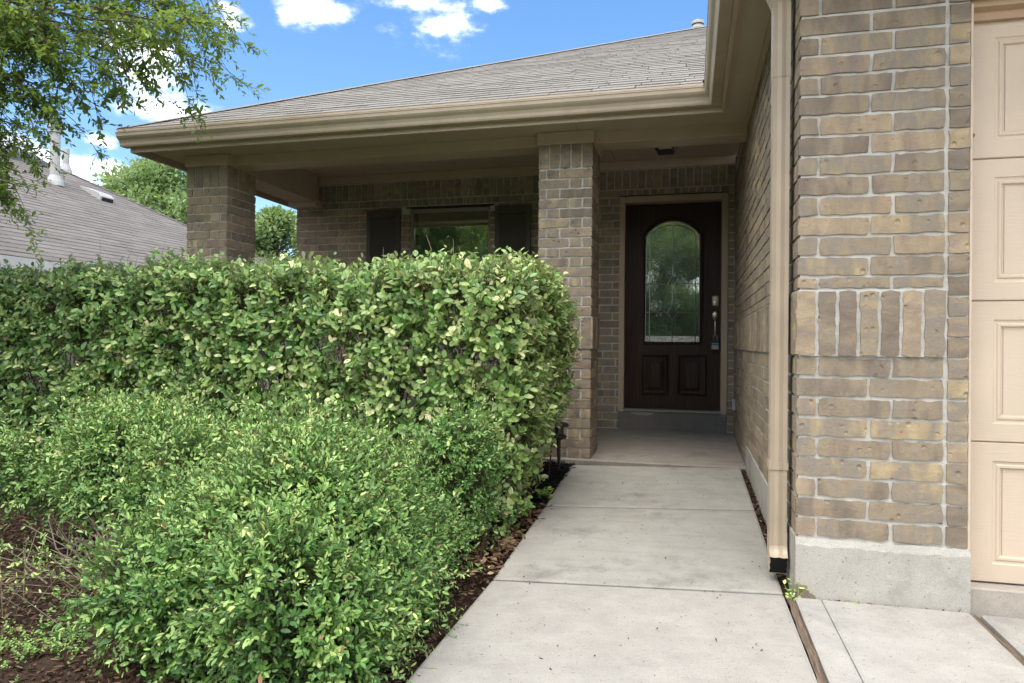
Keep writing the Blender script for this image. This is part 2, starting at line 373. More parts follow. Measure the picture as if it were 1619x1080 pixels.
def shoots(B, D, length, nl, Ll, Wl, spread, jit=.3, opposite=False):
    """leaves along straight-ish shoots: returns leaf pos, dir, normal, length, width, shoot index"""
    n = len(B); D = unit(D); R = RNG.normal(size=(n, 3)); A = unit(np.cross(D, R)); C = np.cross(D, A)
    t = (np.arange(nl)[None]+RNG.uniform(0, .6, (n, nl)))/nl
    ang = np.arange(nl)[None]*(2.4 if not opposite else math.pi*.5*1.0) + RNG.uniform(0, 6.28, (n, 1)) + RNG.normal(0, jit, (n, nl))
    rad = A[:, None]*np.cos(ang)[..., None] + C[:, None]*np.sin(ang)[..., None]
    P = B[:, None] + D[:, None]*(t*length[:, None])[..., None]
    LD = unit(D[:, None]*np.cos(spread) + rad*np.sin(spread) + RNG.normal(0, .16, (n, nl, 3)))
    LN = unit(D[:, None]*.8 - rad*.5 + np.array([0, 0, .55]) + RNG.normal(0, .3, (n, nl, 3)))
    sz = RNG.uniform(.55, 1.22, (n, nl))*RNG.uniform(.8, 1.15, (n, 1))*(1-.35*t**3)
    return P.reshape(-1, 3), LD.reshape(-1, 3), LN.reshape(-1, 3), (Ll*sz).ravel(), (Wl*sz*RNG.uniform(.85, 1.1, (n, nl))).ravel(), np.repeat(np.arange(n), nl)
def stem_geo(B, E, r0, r1):
    """three-sided stems from B to E"""
    D = unit(E-B); A = unit(np.cross(D, np.array([.3, .2, .93]))); C = np.cross(D, A); n = len(B); V = []
    for P, r in ((B, r0), (E, r1)):
        for k in range(3):
            a = 2.094*k; V.append(P + (A*math.cos(a)+C*math.sin(a))*r)
    V = np.stack(V, 1).reshape(-1, 3); i = (np.arange(n)*6)[:, None, None]
    F = i + np.array([(0, 1, 4, 3), (1, 2, 5, 4), (2, 0, 3, 5)])[None]
    return V, F.reshape(-1, 4)

# ------------------------------------------------------------------ ground, walk, drive
def ground_z(x, y):
    z = -.075 + .02*math.sin(x*1.7+.4)*math.sin(y*1.3)
    if x < -5.2: z -= min(1.0, (-5.2-x)/2.5)*.62
    if x > -1.2: z -= .08
    return z
g = MB(); xs = sorted(set([-300, -120, -60, -30, -20] + [-14+i*.5 for i in range(45)] + [9, 14, 30, 60, 120, 300])); ys = sorted(set([-300, -120, -60, -30, -16, -12] + [-9+i*.4 for i in range(50)] + [12, 16, 24, 40, 80, 160, 300]))
gv = [(x, y, ground_z(x, y)) for y in ys for x in xs]; nx = len(xs)
g.add(gv, [(j*nx+i, j*nx+i+1, (j+1)*nx+i+1, (j+1)*nx+i) for j in range(len(ys)-1) for i in range(nx-1)])
g.build('ground', M_SOIL, smooth=True, kind='structure')
lawn_m = simple('lawn_grass', (.060, .105, .028), .9, .35, 9, .03, 60, .1)
lw = MB(); lw.add([(-60, -9.5, -.05), (-1.3, -9.5, -.05), (-1.3, -3.6, -.05), (-60, -3.6, -.05)], [(0, 1, 2, 3)]); lw.add([(-60, -48, -.05), (60, -48, -.05), (60, -17, -.05), (-60, -17, -.05)], [(0, 1, 2, 3)])
lw.build('lawn', lawn_m, kind='structure')
st = MB(); st.add([(-80, -16.5, -.04), (80, -16.5, -.04), (80, -10, -.04), (-80, -10, -.04)], [(0, 1, 2, 3)])
st.build('street', simple('asphalt', (.075, .075, .075), .9, .2, 4, .006, 120, .2), kind='structure')

def slab(name, quad, thick, mat, parent, nx=1, ny=1, edge=.006, kind=None):
    """quad: LL, LR, UR, UL top corners; rounded tooled edge"""
    a, b, c, d = [Vector(p) for p in quad]; m = MB()
    cen = (a+b+c+d)/4
    ins = []
    for p, q1, q2 in ((a, b, d), (b, a, c), (c, d, b), (d, c, a)):
        ins.append(p + (q1-p).normalized()*edge*2 + (q2-p).normalized()*edge*2)
    vs = [*ins, *[p - Vector((0, 0, edge)) for p in (a, b, c, d)], *[p - Vector((0, 0, thick)) for p in (a, b, c, d)]]
    fs = [(0, 1, 2, 3)]
    for k in (0, 4):
        for i in range(4):
            j = (i+1) % 4; fs.append((k+4+i, k+4+j, k+j, k+i))
    m.add(vs, fs)
    return m.build(name, mat, parent, **({'kind': kind} if kind else {}))
walk = thing('walkway', 'pale concrete walkway leading up to the porch', 'walkway', (0, 0, 0)); del walk['category']; del walk['label']; walk['kind'] = 'structure'
gap = .012
rows = [(-8.0, -1.16, -.05, -.012, -.03), (-2.6, -1.165, .0, -.022, .005), (0.0, -1.20, -.045, -.045, .004), (1.25, -1.232, -.014, -.045, .041), (2.47, -1.288, .030, -.045, .070)]
for i in range(4):
    y0, l0, zl0, r0_, zr0 = rows[i]; y1, l1, zl1, r1, zr1 = rows[i+1]
    slab('slab', [(l0, y0+gap*(1.6 if i > 2 else 1), zl0), (r0_, y0+gap*(1.6 if i > 2 else 1), zr0), (r1, y1-gap, zr1), (l1, y1-gap, zl1)], .11, M_WALK if i < 2 else M_WALKOLD, walk, edge=.006)
m = MB(); m.add([(-1.19, -8, -.06), (-.03, -8, -.06), (-.03, -2.6, -.03), (-1.15, -2.6, -.03)], [(0, 1, 2, 3)])
for (y0, l0, zl0, r0_, zr0), (y1, l1, zl1, r1, zr1) in zip(rows[1:], rows[2:]):
    m.add([(l0+.01, y0, zl0-.035), (r0_-.003, y0, zr0-.035), (r1-.003, y1, zr1-.035), (l1+.01, y1, zl1-.035)], [(0, 1, 2, 3)])
m.build('joint_filler', simple('joint_dirt', (.022, .018, .014), .95, .3, 40), walk)
# porch floor: rises a little towards the door
pf = MB(); pf.prism([(2.485, -.12), (2.485, .062), (2.497, .072), (4.20, .118), (4.20, -.12)], [lambda p: (-4.78, p[0], p[1]), lambda p: (-.004, p[0], p[1])])
pf.build('porch_floor', M_PORCH, kind='structure')
drive = thing('driveway', 'drive', 'drive'); del drive['category']; del drive['label']; drive['kind'] = 'structure'
slab('slab', [(-.006, -3.2, .0), (.086, -3.2, .0), (.086, -.022, .004), (-.006, -.022, .004)], .1, M_DRIVE, drive, edge=.004)
slab('slab', [(.089, -3.2, .0), (.578, -3.2, -.004), (.578, -.026, .006), (.089, -.022, .004)], .1, M_DRIVE, drive, edge=.004)
slab('slab', [(.612, -3.2, -.004), (4.4, -3.2, -.02), (4.4, -.04, -.006), (.612, -.03, .005)], .1, M_DRIVE, drive, edge=.006)
slab('slab', [(-.006, -9.4, -.03), (4.4, -9.4, -.04), (4.4, -3.22, -.02), (-.006, -3.22, 0)], .1, M_DRIVE, drive, edge=.006)
def wobbly_strip(x0, x1, ya, yb, z):
    mb = MB(); n = 40; A = []
    for i in range(n+1):
        y = ya + (yb-ya)*i/n; j = random.uniform(-.0025, .0025); A += [(x0+j, y, z+random.uniform(-.006, .002)), ((x0+x1)/2+j, y, z+random.uniform(-.003, .004)), (x1+j+random.uniform(-.002, .002), y, z+random.uniform(-.007, .002))]
    mb.add(A, [(3*i+k, 3*i+k+1, 3*i+k+4, 3*i+k+3) for i in range(n) for k in (0, 1)])
    return mb
wobbly_strip(-.036, -.010, -3.2, -.03, -.004).build('expansion_strip', M_STRIP, drive)
wobbly_strip(.584, .606, -3.2, -.03, -.004).build('expansion_strip', M_STRIP, drive)

# ------------------------------------------------------------------ the house
house = thing('brick_house', 'tan brick house with covered porch, dark front door and garage', 'house')
CH = .0762; JT = .0122
Z0 = .227; ZB = Z0+9*CH; ZT = ZB+.254; ZU = ZT+.049
_bm = {}
def brick_mesh(w, h, detail, var):
    """brick face in the xz plane centred on the origin, front at y=0, body behind; ragged arrises; uv in metres along its length"""
    key = (round(w, 3), round(h, 3), detail, var)
    if key in _bm: return _bm[key]
    rs = random.Random(hash(key) & 0xffff); long_x = w >= h
    nx_, nz_ = ((9, 2) if long_x else (2, 9)) if detail else (2, 1)
    if detail and max(w, h) < .09: nx_ = nz_ = 2
    jit = .0034 if detail else .0012; rows_ = []
    V = []; idx = {}
    for k in range(nz_+1):
        for i in range(nx_+1):
            x = -w/2 + w*i/nx_; z = -h/2 + h*k/nz_; y = rs.uniform(-.001, .001)
            e = i in (0, nx_) or k in (0, nz_)
            if i in (0, nx_): x += rs.uniform(-jit, jit)
            if k in (0, nz_): z += rs.uniform(-jit, jit)
            if e: y += .0008
            if i in (0, nx_) and k in (0, nz_): y += .001; x *= .994; z *= .975
            idx[i, k] = len(V); V.append((x, y, z))
    F = [(idx[i, k], idx[i+1, k], idx[i+1, k+1], idx[i, k+1]) for k in range(nz_) for i in range(nx_)]
    ring = [(i, 0) for i in range(nx_)] + [(nx_, k) for k in range(nz_)] + [(i, nz_) for i in range(nx_, 0, -1)] + [(0, k) for k in range(nz_, 0, -1)]
    base = len(V)
    for q in ring: x, y, z = V[idx[q]]; V.append((x*1.004, .03, z*1.01))
    n = len(ring); F += [(base+i, base+(i+1) % n, idx[ring[(i+1) % n]], idx[ring[i]]) for i in range(n)]
    UV = [[((V[v][0], V[v][2]) if long_x else (V[v][2], V[v][0])) for v in f] for f in F]
    _bm[key] = (V, F, UV); return _bm[key]
_bdata = {}
def lay(bricks, O, u, nrm, parent, single, mass=None, proud=0.0):
    """bricks: (u0,u1,z0,z1). single: True -> each brick an object, False -> collected in mass (an MB)"""
    u = Vector(u); nrm = Vector(nrm); O = Vector(O)
    R = Matrix((u, -nrm, Vector((0, 0, 1)))).transposed()
    for (a, b, z0, z1) in bricks:
        w, h = b-a, z1-z0
        if w < .012 or h < .012: continue
        c = O + u*((a+b)/2) + Vector((0, 0, (z0+z1)/2)) + nrm*(proud+random.uniform(-.0012, .003))
        var = random.randrange(5)
        if single:
            V, F, UV = brick_mesh(w, h, True, var); key = (round(w, 3), round(h, 3), var)
            if key not in _bdata:
                mb = MB(); mb.add(V, F, .5, UV); _bdata[key] = mb.mesh('brick', M_BRICK)
            o = link('brick', _bdata[key], parent); t = Matrix.Rotation(random.uniform(-.006, .006), 3, 'Y')
            o.matrix_local = Matrix.Translation(c) @ (R @ t).to_4x4()
        else:
            V, F, UV = brick_mesh(w, h, False, var)
            mass.add([c + R @ Vector(v) for v in V], F, random.random(), UV)
def courses(z0, n, w, pattern, off=0):
    """running bond of n courses over [0,w]; pattern gives the start offset of alternate courses"""
    out = []
    for k in range(n):
        za = z0+k*CH+JT/2; zb = z0+(k+1)*CH-JT/2; x = -pattern[(k+off) % len(pattern)]
        while x < w-.005:
            a, b = max(0, x), min(w, x+.254)
            a2 = a + (JT/2 if a > 0 else 0); b2 = b - (JT/2 if b < w else 0)
            if b2-a2 > .02: out.append((a2, b2, za, zb))
            x += .254
    return out
def soldiers(x0, x1, z0, z1, each=.0762):
    n = max(1, round((x1-x0)/each)); e = (x1-x0)/n
    return [(x0+i*e+JT/2*(i > 0), x0+(i+1)*e-JT/2*(i < n-1), z0+JT/2, z1-JT/2) for i in range(n)]

# --- garage pier (faces the camera) and the long wall of the recess
MR = .007                                  # mortar sits this far behind the brick faces
gw = MB(); gw.box(MR, .578, MR, .10, .20, 2.62); gw.box(.002, .505, -.005, .05, ZB+.003, ZT-.001); gw.box(.578, 4.6, .012, .10, 2.26, 2.62)
pier = gw.build('garage_wall', M_MORTAR, house)
pb = []
for k in range(9):
    za, zb = Z0+k*CH+JT/2, Z0+(k+1)*CH-JT/2
    pb += [(0, .066, za, zb), (.077, .321, za, zb), (.332, .4975, za, zb)] if k % 2 == 0 else [(0, .2445, za, zb), (.256, .4975, za, zb)]
lay(pb, (0, 0, 0), (1, 0, 0), (0, -1, 0), pier, True)
lay(soldiers(-.006, .4985, ZB, ZT, .073), (0, 0, 0), (1, 0, 0), (0, -1, 0), pier, True, proud=.012)
tb = [(0, .066, ZT+JT/2, ZU-JT/2), (.077, .321, ZT+JT/2, ZU-JT/2), (.332, .4975, ZT+JT/2, ZU-JT/2)]
for k in range(18):
    za, zb = ZU+k*CH+JT/2, ZU+(k+1)*CH-JT/2
    tb += [(0, .2445, za, zb), (.256, .4975, za, zb)] if k % 2 == 0 else [(0, .066, za, zb), (.077, .321, za, zb), (.332, .4975, za, zb)]
lay(tb[:-17], (0, 0, 0), (1, 0, 0), (0, -1, 0), pier, True)
hb = []
zz = Z0
for k in range(31):
    h = CH if not (9 <= k < 13) else .303/4
    hb.append((.513, .578, zz+.004, zz+h-.004)); zz += h
lay(hb[:27], (0, 0, 0), (1, 0, 0), (0, -1, 0), pier, True)
mass = MB(); lay(tb[-17:]+hb[27:], (0, 0, 0), (1, 0, 0), (0, -1, 0), pier, False, mass)
lay([(a+.58, b+.58, z0, z1) for a, b, z0, z1 in courses(2.33, 3, 4.0, (0, .127))]+soldiers(.58, 4.58, 2.26, 2.33), (0, 0, 0), (1, 0, 0), (0, -1, 0), pier, False, mass)
mass.build('upper_bricks', M_BRICKS, pier, kind='stuff')
# footing of the pier with mortar wash
ft = MB(); n = 24
pts = []
for i in range(n+1):
    x = -.004+.589*i/n
    pts += [(x, -.014+random.uniform(-.001, .001), -.08), (x, -.014+random.uniform(-.001, .001), .197+random.uniform(-.004, .004)), (x, -.004+random.uniform(-.001, .001), .220+random.uniform(-.004, .004)), (x, .02, .2275)]
ft.add(pts, [(i*4+k, (i+1)*4+k, (i+1)*4+k+1, i*4+k+1) for i in range(n) for k in range(3)])
ft.add([(-.004, -.014, -.08), (-.004, -.014, .197), (-.004, .02, .2275), (-.004, .02, -.08)], [(0, 1, 2, 3)])
ft.add([(.585, -.014, -.08), (.585, .1, -.08), (.585, .1, .2), (.585, -.014, .197)], [(0, 1, 2, 3)])
ft.build('footing', M_FOOT, house)
bc = MB(); bc.add([(-.005, -.0155, -.02), (.075, -.0155, -.02), (.066, -.0155, .012), (.046, -.0155, .022), (.036, -.0155, .047), (-.005, -.0155, .050)], [tuple(range(6))]); bc.build('broken_corner', concrete_mat('broken_concrete', (.20, .165, .12), (.25, .20, .15), .6), house)
sw = MB(); sw.box(MR, .10, .102, 4.30, .05, 2.70); sw.box(-.003, .05, .103, 4.15, ZB+.003, ZT-.001)
side = sw.build('recess_wall', M_MORTAR, house)
mass = MB(); LW = 4.155
# u runs from the front corner backwards (+Y); wall face at X=0 looks to -X
def side_lay(b, proud=0): lay(b, (0, 0, 0), (0, 1, 0), (-1, 0, 0), side, False, mass, proud)
fl = courses(Z0, 9, LW, (.19, .063)); side_lay([(max(a, .012), b, z0, z1) for a, b, z0, z1 in fl])
side_lay([(max(a, 2.56), b, z0, z1) for a, b, z0, z1 in courses(Z0-2*CH, 2, LW, (.19, .063)) if b > 2.62])
side_lay([(max(a, .012), b, z0, z1) for a, b, z0, z1 in soldiers(0, LW, ZB, ZT)], .010)
side_lay([(max(a, .012), b, ZT+JT/2, ZU-JT/2) for a, b, z0, z1 in courses(ZT, 1, LW, (.063,))])
side_lay([(max(a, .012), b, z0, z1) for a, b, z0, z1 in courses(ZU, 18, LW, (.063, .19))])
mass.build('wall_bricks', M_BRICKS, side, kind='stuff')
sf = MB(); sf.box(-.006, .02, .024, 2.50, -.12, .2255); sf.build('footing', M_FOOT, house)
dbm = MB(); dbm.box(-.016, -.0005, 3.985, 4.02, 1.26, 1.345, bevel=.004); dbm.build('doorbell', simple('brass_button', (.42, .30, .16), .4), house)
ob = MB(); ob.box(-.03, -.001, 3.79, 3.87, .365, .47, bevel=.006); ob.build('outlet_cover', M_GALV, house)

# --- porch columns
def column(x0, x1, y0, y1, zbot, cut, nsing):
    mb = MB(); mb.box(x0+MR, x1-MR, y0+MR, y1-MR, zbot, 2.60); mb.box(x0-.003, x1+.003, y0-.003, y1+.003, ZB+.003, ZT-.001); c = mb.build('column', M_MORTAR, house); w = x1-x0; d = y1-y0; ms = MB()
    kb = int((ZB-zbot)/CH + .5)
    for fi, (O, u, nm, ln) in enumerate((((x0, y0, 0), (1, 0, 0), (0, -1, 0), w), ((x1, y0, 0), (0, 1, 0), (1, 0, 0), d), ((x0, y1, 0), (0, -1, 0), (-1, 0, 0), d), ((x1, y1, 0), (-1, 0, 0), (0, 1, 0), w))):
        one = []
        for k in range(-kb, 20):
            if k < 0: z = ZB+k*CH
            else: z = ZT+k*CH
            if z > 2.29: break
            za, zb = z+JT/2, z+CH-JT/2
            par = (k+fi) % 2
            cuts = (.062, .168) if par == 0 else (.245, .345)
            if fi == 0: xs_ = [0, cuts[0], cuts[1], ln]
            else: xs_ = [0, .07, .324, ln] if par == 0 else [0, .25, ln]
            for a, b in zip(xs_[:-1], xs_[1:]):
                one.append((a+(JT/2 if a else 0.004), b-(JT/2 if b < ln else 0.004), za, zb))
        sold = [(a, b, z0, z1) for a, b, z0, z1 in soldiers(0, ln, ZB, ZT, .084)]
        top = [(a+.004*(a == 0), b-.004*(b == ln), z0, z1) for a, b, z0, z1 in soldiers(0, ln, ZT+k*CH, 2.55, .082)]
        if fi in nsing:
            keep = [b for b in one if b[2] > cut]; rest_ = [b for b in one if b[2] <= cut]
            lay(keep+top, O, u, nm, c, True)
            if cut < ZB: lay(sold, O, u, nm, c, True, proud=.010)
            else: lay(sold, O, u, nm, c, False, ms, .010)
            lay(rest_, O, u, nm, c, False, ms)
        else:
            lay(one+top, O, u, nm, c, False, ms); lay(sold, O, u, nm, c, False, ms, .010)
    ms.build('column_bricks', M_BRICKS, c, kind='stuff')
    cp = MB(); cp.box(x0-.012, x1+.012, y0-.014, y1+.012, 2.502, 2.598, bevel=.003); cp.build('capital_trim', M_TAN, house)
    return c
colR = column(-1.563, -1.139, 2.515, 2.935, .072, -1, (0,))
colL = column(-4.783, -4.366, 2.515, 2.935, .072, 1.35, (0, 1))

# --- back wall of the porch
YW = 4.16
WX0, WX1, WZ = -3.33, -2.43, 2.385              # window opening
DX0, DX1, DZ = -1.094, -.060, 2.415             # outside of the door frame
bw = MB()
bw.box(-4.68, WX0, YW+MR, YW+.12, .0, 2.78); bw.box(WX1, DX0, YW+MR, YW+.12, .0, 2.78); bw.box(WX0, WX1, YW+MR, YW+.12, WZ+.02, 2.78); bw.box(WX0, WX1, YW+MR, YW+.12, .0, .9); bw.box(DX0, DX1, YW+MR, YW+.12, DZ+.012, 2.78); bw.box(DX1, -.0005, YW+MR, YW+.12, .0, 2.78)
bw.box(-4.68+MR, -4.58, YW+.121, 9.0, -.3, 2.6)
back = bw.build('porch_wall', M_MORTAR, house)
ZS0, ZS1 = 2.487, 2.679; mass = MB(); one = []
def wall_run(xa, xb, z0, n, pat, off=0): return [(a+xa, b+xa, p, q) for a, b, p, q in courses(z0, n, xb-xa, pat, off)]
zc0 = 2.487-31*CH
for k in range(31):
    z = zc0+k*CH
    runs = [(-4.68, WX0), (WX1, DX0), (DX1+.004, -.002)] if z+CH > .95 and z+CH <= WZ+.02 else ([(-4.68, DX0), (DX1+.004, -.002)] if z < .95 else [(-4.68, DX0 if z < DZ-.07 else -.002)])
    if z+CH > WZ+.02: runs = [(-4.68, WX0-.09), (WX1+.09, DX0-.005), (DX1, -.002)]
    for xa, xb in runs:
        for b in wall_run(xa, xb, z, 1, (0, .127), k):
            if b[2] > 1.72 and b[0] > -4.7 and b[1] < -1.9: one.append(b)
            else: lay([b], (0, YW, 0), (1, 0, 0), (0, -1, 0), back, False, mass)
zt = zc0+30*CH
lint = soldiers(WX0-.085, WX1+.085, zt, ZS0, .0762) + soldiers(DX0, DX1, DZ+.014, ZS0, .0762)
top = soldiers(-4.43, -.002, ZS0, ZS1, .0762)
lay([b for b in top if b[1] < -1.95], (0, YW, 0), (1, 0, 0), (0, -1, 0), back, True)
lay([b for b in one if b[2] > 2.02][:64], (0, YW, 0), (1, 0, 0), (0, -1, 0), back, True)
lay([b for b in top if b[1] >= -1.95] + lint + [b for b in one if b[2] <= 2.02] + [b for b in one if b[2] > 2.02][64:], (0, YW, 0), (1, 0, 0), (0, -1, 0), back, False, mass)
lay(courses(.1, 32, 4.7, (.0, .127)), (-4.68, 8.86, 0), (0, -1, 0), (-1, 0, 0), back, False, mass)
mass.build('wall_bricks', M_BRICKS, back, kind='stuff')
fz = MB(); fz.box(-4.40, -.003, YW-.022, YW+.05, 2.682, 2.768, bevel=.002); fz.build('frieze_board', M_TAN, house)
fz = MB(); fz.box(-4.70, -4.36, 4.02, YW+.06, 2.43, 2.51, bevel=.003); fz.box(-4.66, -4.405, 4.06, YW+.05, 2.511, 2.70); fz.build('beam_end_trim', M_TAN, house)

# --- ceiling, beams, soffits, fascias
cb = MB()
for i in range(4):
    xa = -4.62+i*1.16; cb.box(xa+.003, xa+1.157, 2.60, 4.20, 2.770, 2.785)
cb.build('porch_ceiling', M_CEIL, house); cu = MB(); cu.box(-4.62, -.004, 2.6, 4.2, 2.787, 2.80); cu.build('ceiling_backing', M_UNDER, house)
bm_ = MB(); bm_.box(-4.366, -1.564, 2.585, 2.80, 2.512, 2.768, bevel=.003); bm_.box(-1.138, -.003, 2.585, 2.80, 2.512, 2.768, bevel=.003); bm_.build('porch_beam', M_TAN, house)
bs = MB(); bs.box(-4.61, -4.372, 2.936, 4.055, 2.475, 2.768, bevel=.003); bs.build('side_beam', M_CEIL, house)
sfm = MB()
for i in range(4):
    xa = -5.0+i*1.25; sfm.box(xa+.002, min(xa+1.248, -.003), 2.175, 2.583, 2.600, 2.612)
sfm.box(-5.0, -4.612, 2.585, 9.4, 2.600, 2.612); sfm.box(-.185, -.003, -.44, 2.17, 2.600, 2.612); sfm.box(-.185, 4.6, -.44, -.02, 2.6205, 2.63)
sfm.build('soffit', M_SOFFIT, house)
fa = MB(); fa.box(-5.03, -.188, 2.150, 2.174, 2.552, 2.735); fa.build('fascia', M_TAN, house)
fa = MB(); fa.box(-5.054, -5.030, 2.150, 9.4, 2.552, 2.735); fa.build('fascia', M_TAN, house)
fa = MB(); fa.box(-.212, -.188, -.46, 2.149, 2.562, 2.735); fa.build('fascia', M_TAN, house)
fa = MB(); fa.box(-.212, 4.6, -.484, -.461, 2.575, 2.735); fa.build('fascia', M_TAN, house)
ftm = MB(); ftm.box(-.187, -.165, -.44, 2.16, 2.585, 2.5995); ftm.box(-.028, -.0015, .01, 2.582, 2.575, 2.5995); ftm.build('soffit_trim', M_TAN, house)
# K-style gutters: profile (out, up) from the fascia
GP = [(0, 0), (.062, 0), (.068, .012), (.071, .030), (.079, .050), (.095, .066), (.104, .080), (.107, .102), (.111, .108), (.111, .115), (.098, .115), (.098, .106), (.088, .075), (.066, .030), (.058, .006), (.004, .006), (.004, .11), (0, .11)]
GZ = 2.588
gu = MB(); gu.prism(GP, [lambda p: (-5.085-p[0]*.2, 2.149-p[0], GZ+p[1]), lambda p: (-2.6, 2.149-p[0], GZ+p[1]), lambda p: (-.213-p[0], 2.149-p[0], GZ+p[1])])
gu.build('gutter', M_GUTTER, house, smooth=False)
gu = MB(); gu.prism(GP, [lambda p: (-.213-p[0], 2.149-p[0]-.0008, GZ+.0006+p[1]), lambda p: (-.213-p[0], .8, GZ+p[1]), lambda p: (-.213-p[0], -.50, GZ+p[1])])
gu.build('gutter', M_GUTTER, house)

# --- roof
PM = .515; EY, EZ = 2.045, 2.722; EX = -5.10
def roof_pt(x, y, lift=0.0): return (x, y, EZ+PM*(y-EY)+lift)
rb = MB()
pk = EY+5.0; pz = EZ+PM*5.0
rb.add([(EX, EY, EZ-.012), (-.31, EY, EZ-.012), (4.69, pk, pz-.012), (EX+5, pk, pz-.012)], [(0, 1, 2, 3)])
rb.add([(EX, EY, EZ-.012), (EX, EY+10, EZ-.012), (EX+5, pk, pz-.012)], [(2, 1, 0)])
rb.add([(EX, EY+10, EZ-.012), (9, EY+10, EZ-.012), (9, pk, pz-.012), (EX+5, pk, pz-.012)], [(3, 2, 1, 0)])
rb.add([(-.325, -.60, EZ-.012), (-.325, EY, EZ-.012), (2.675, EY+3, EZ-.012+PM*3), (2.675, 2.4, EZ-.012+PM*3)], [(3, 2, 1, 0)])
rb.add([(-.325, -.60, EZ-.012), (5.675, -.60, EZ-.012), (2.675, 2.4, EZ-.012+PM*3)], [(0, 1, 2)])
roof = rb.build('roof', M_UNDER, house)
de = MB(); de.box(-5.09, -.33, 2.0365, 2.0442, 2.7042, 2.7195); de.build('drip_edge', M_GUTTER, roof)
sh_mass = MB(); tabs = []
slope = Vector((0, 1, PM)).normalized(); nrm = Vector((0, -PM, 1)).normalized(); EXPO = .127; TABW = .305
nrow = int(5.0*math.sqrt(1+PM*PM)/EXPO)
def tab_mesh(w, th, L=EXPO*1.25):
    mb = MB(); a, b, c, d = (-w/2, 0, 0), (w/2, 0, 0), (w/2, L, -th*.9), (-w/2, L, -th*.9)
    mb.add([a, b, c, d, (a[0], 0, -th), (b[0], 0, -th), (w/2, L, -th*1.1), (-w/2, L, -th*1.1)], [(0, 1, 2, 3), (4, 5, 1, 0), (5, 6, 2, 1), (7, 4, 0, 3)])
    return mb
tabdata = {}
RS = Matrix((Vector((1, 0, 0)), slope, nrm)).transposed()
for k in range(nrow):
    s = k*EXPO; y = EY + s*slope.y; z = EZ + s*slope.z
    x0 = EX + (y-EY); x1 = -.335 + (y-EY)
    x = x0 - random.uniform(0, 1)*TABW
    while x < x1:
        a, b = max(x, x0), min(x+TABW-.003, x1)
        if b-a > .04: tabs.append((k, (a+b)/2, b-a, y, z, random.randrange(3) + (10 if x <= x0 else 0)))
        x += TABW
ns = 0
tabs_near = set(sorted(range(len(tabs)), key=lambda i: (Vector((tabs[i][1], tabs[i][3], tabs[i][4]))-CAM_POS).length if tabs[i][1] < -.2 and tabs[i][5] < 10 else 99)[:300])
for i, (k, xc, w, y, z, v) in enumerate(tabs):
    lift = .006+random.uniform(0, .0015)
    c = Vector((xc, y, z)) + nrm*lift + slope*random.uniform(-.003, .003)
    th = (.008, .0065, .0095)[v % 10]
    if i in tabs_near:
        key = (round(w, 2), v)
        if key not in tabdata: tabdata[key] = tab_mesh(key[0]-.002, th).mesh('shingle', M_SHING)
        o = link('shingle', tabdata[key], roof); o.matrix_local = Matrix.Translation(c) @ RS.to_4x4()
    else:
        t = tab_mesh(w, th)
        if v >= 10: t.v = [(x_ + (min(w, y_*slope.y) if x_ < 0 else 0), y_, z_) for x_, y_, z_ in t.v]
        sh_mass.add([c + RS @ Vector(p) for p in t.v], t.f, random.random())
sh_mass.build('upper_shingles', M_SHINGS, roof, kind='stuff')
hp = MB(); hd = Vector((1, 1, PM)); n = 46
for i in range(n):
    p = Vector((EX, EY, EZ)) + hd*(i*5.0/n) + Vector((0, 0, .015)); q = Vector((EX, EY, EZ)) + hd*((i+1.0)*5.0/n) + Vector((0, 0, .015))
    for sgn in (0, 1):
        d = Vector((.13, 0, 0)) if sgn == 0 else Vector((0, .13, 0))
        hp.add([p, p+d, q+d, q], [(0, 1, 2, 3) if sgn == 0 else (3, 2, 1, 0)], random.random())
hp.build('hip_caps', M_SHINGS, roof, kind='stuff')
vp = MB(); vc = (-.30, 9.6, 0)
vp.lathe((-.335, 9.0, 0), [(.055, 4.0), (.055, 6.10), (.095, 6.115), (.095, 6.16), (.06, 6.165), (.06, 6.185), (.10, 6.19), (.10, 6.235), (.03, 6.27)], 14); vp.build('vent_pipe', M_GALV, roof)

# --- downspout on the recess wall
ds = MB()
def dsec(x0, x1, y0, y1):
    nx_ = 5; P = []
    for i in range(nx_): x = x0+(x1-x0)*i/(nx_-1); P.append((x, y0 + (.003 if i % 2 else 0)))
    for i in range(nx_): y = y0+(y1-y0)*(i+.5)/nx_; P.append((x1 - (.003 if i % 2 else 0), y))
    for i in range(nx_): x = x1-(x1-x0)*i/(nx_-1); P.append((x, y1))
    for i in range(nx_): y = y1-(y1-y0)*(i+.5)/nx_; P.append((x0 + (.003 if i % 2 else 0), y))
    return P
SEC = dsec(-.082, -.018, .13, .205)
def at(z, dy=0, sc=1.0, dz=0, dx=0): return lambda p: ((p[0]+.05)*sc-.05+dx, (p[1]-.1675)*sc+.1675+dy, z+dz)
ds.prism(SEC, [at(.135, 0), at(.5), at(1.2), at(2.05)]); ds.prism(SEC, [at(2.035, 0, 1.05), at(2.33, 0, 1.05), at(2.40, -.01, 1.05, 0, -.03), at(2.56, -.03, 1.05, 0, -.17), at(2.62, -.03, 1.05, 0, -.20)])
dso = ds.build('downspout', M_GUTTER, house)
el = MB()
def elb(cy_, cz_, th, k=1.06, sh=0.0):
    return lambda p: ((p[0]+.05)*k-.05, cy_+(p[1]-.1675)*k*math.cos(th)+sh*math.sin(th), cz_-(p[1]-.1675)*k*math.sin(th)+sh*math.cos(th))
EL = [(.1675, .205, 0), (.1675, .150, 0), (.162, .128, .35), (.150, .108, .75), (.132, .090, 1.05), (.110, .078, 1.15)]
el.prism(SEC, [elb(*q) for q in EL], cap=False); el.build('elbow', M_GUTTER, dso)
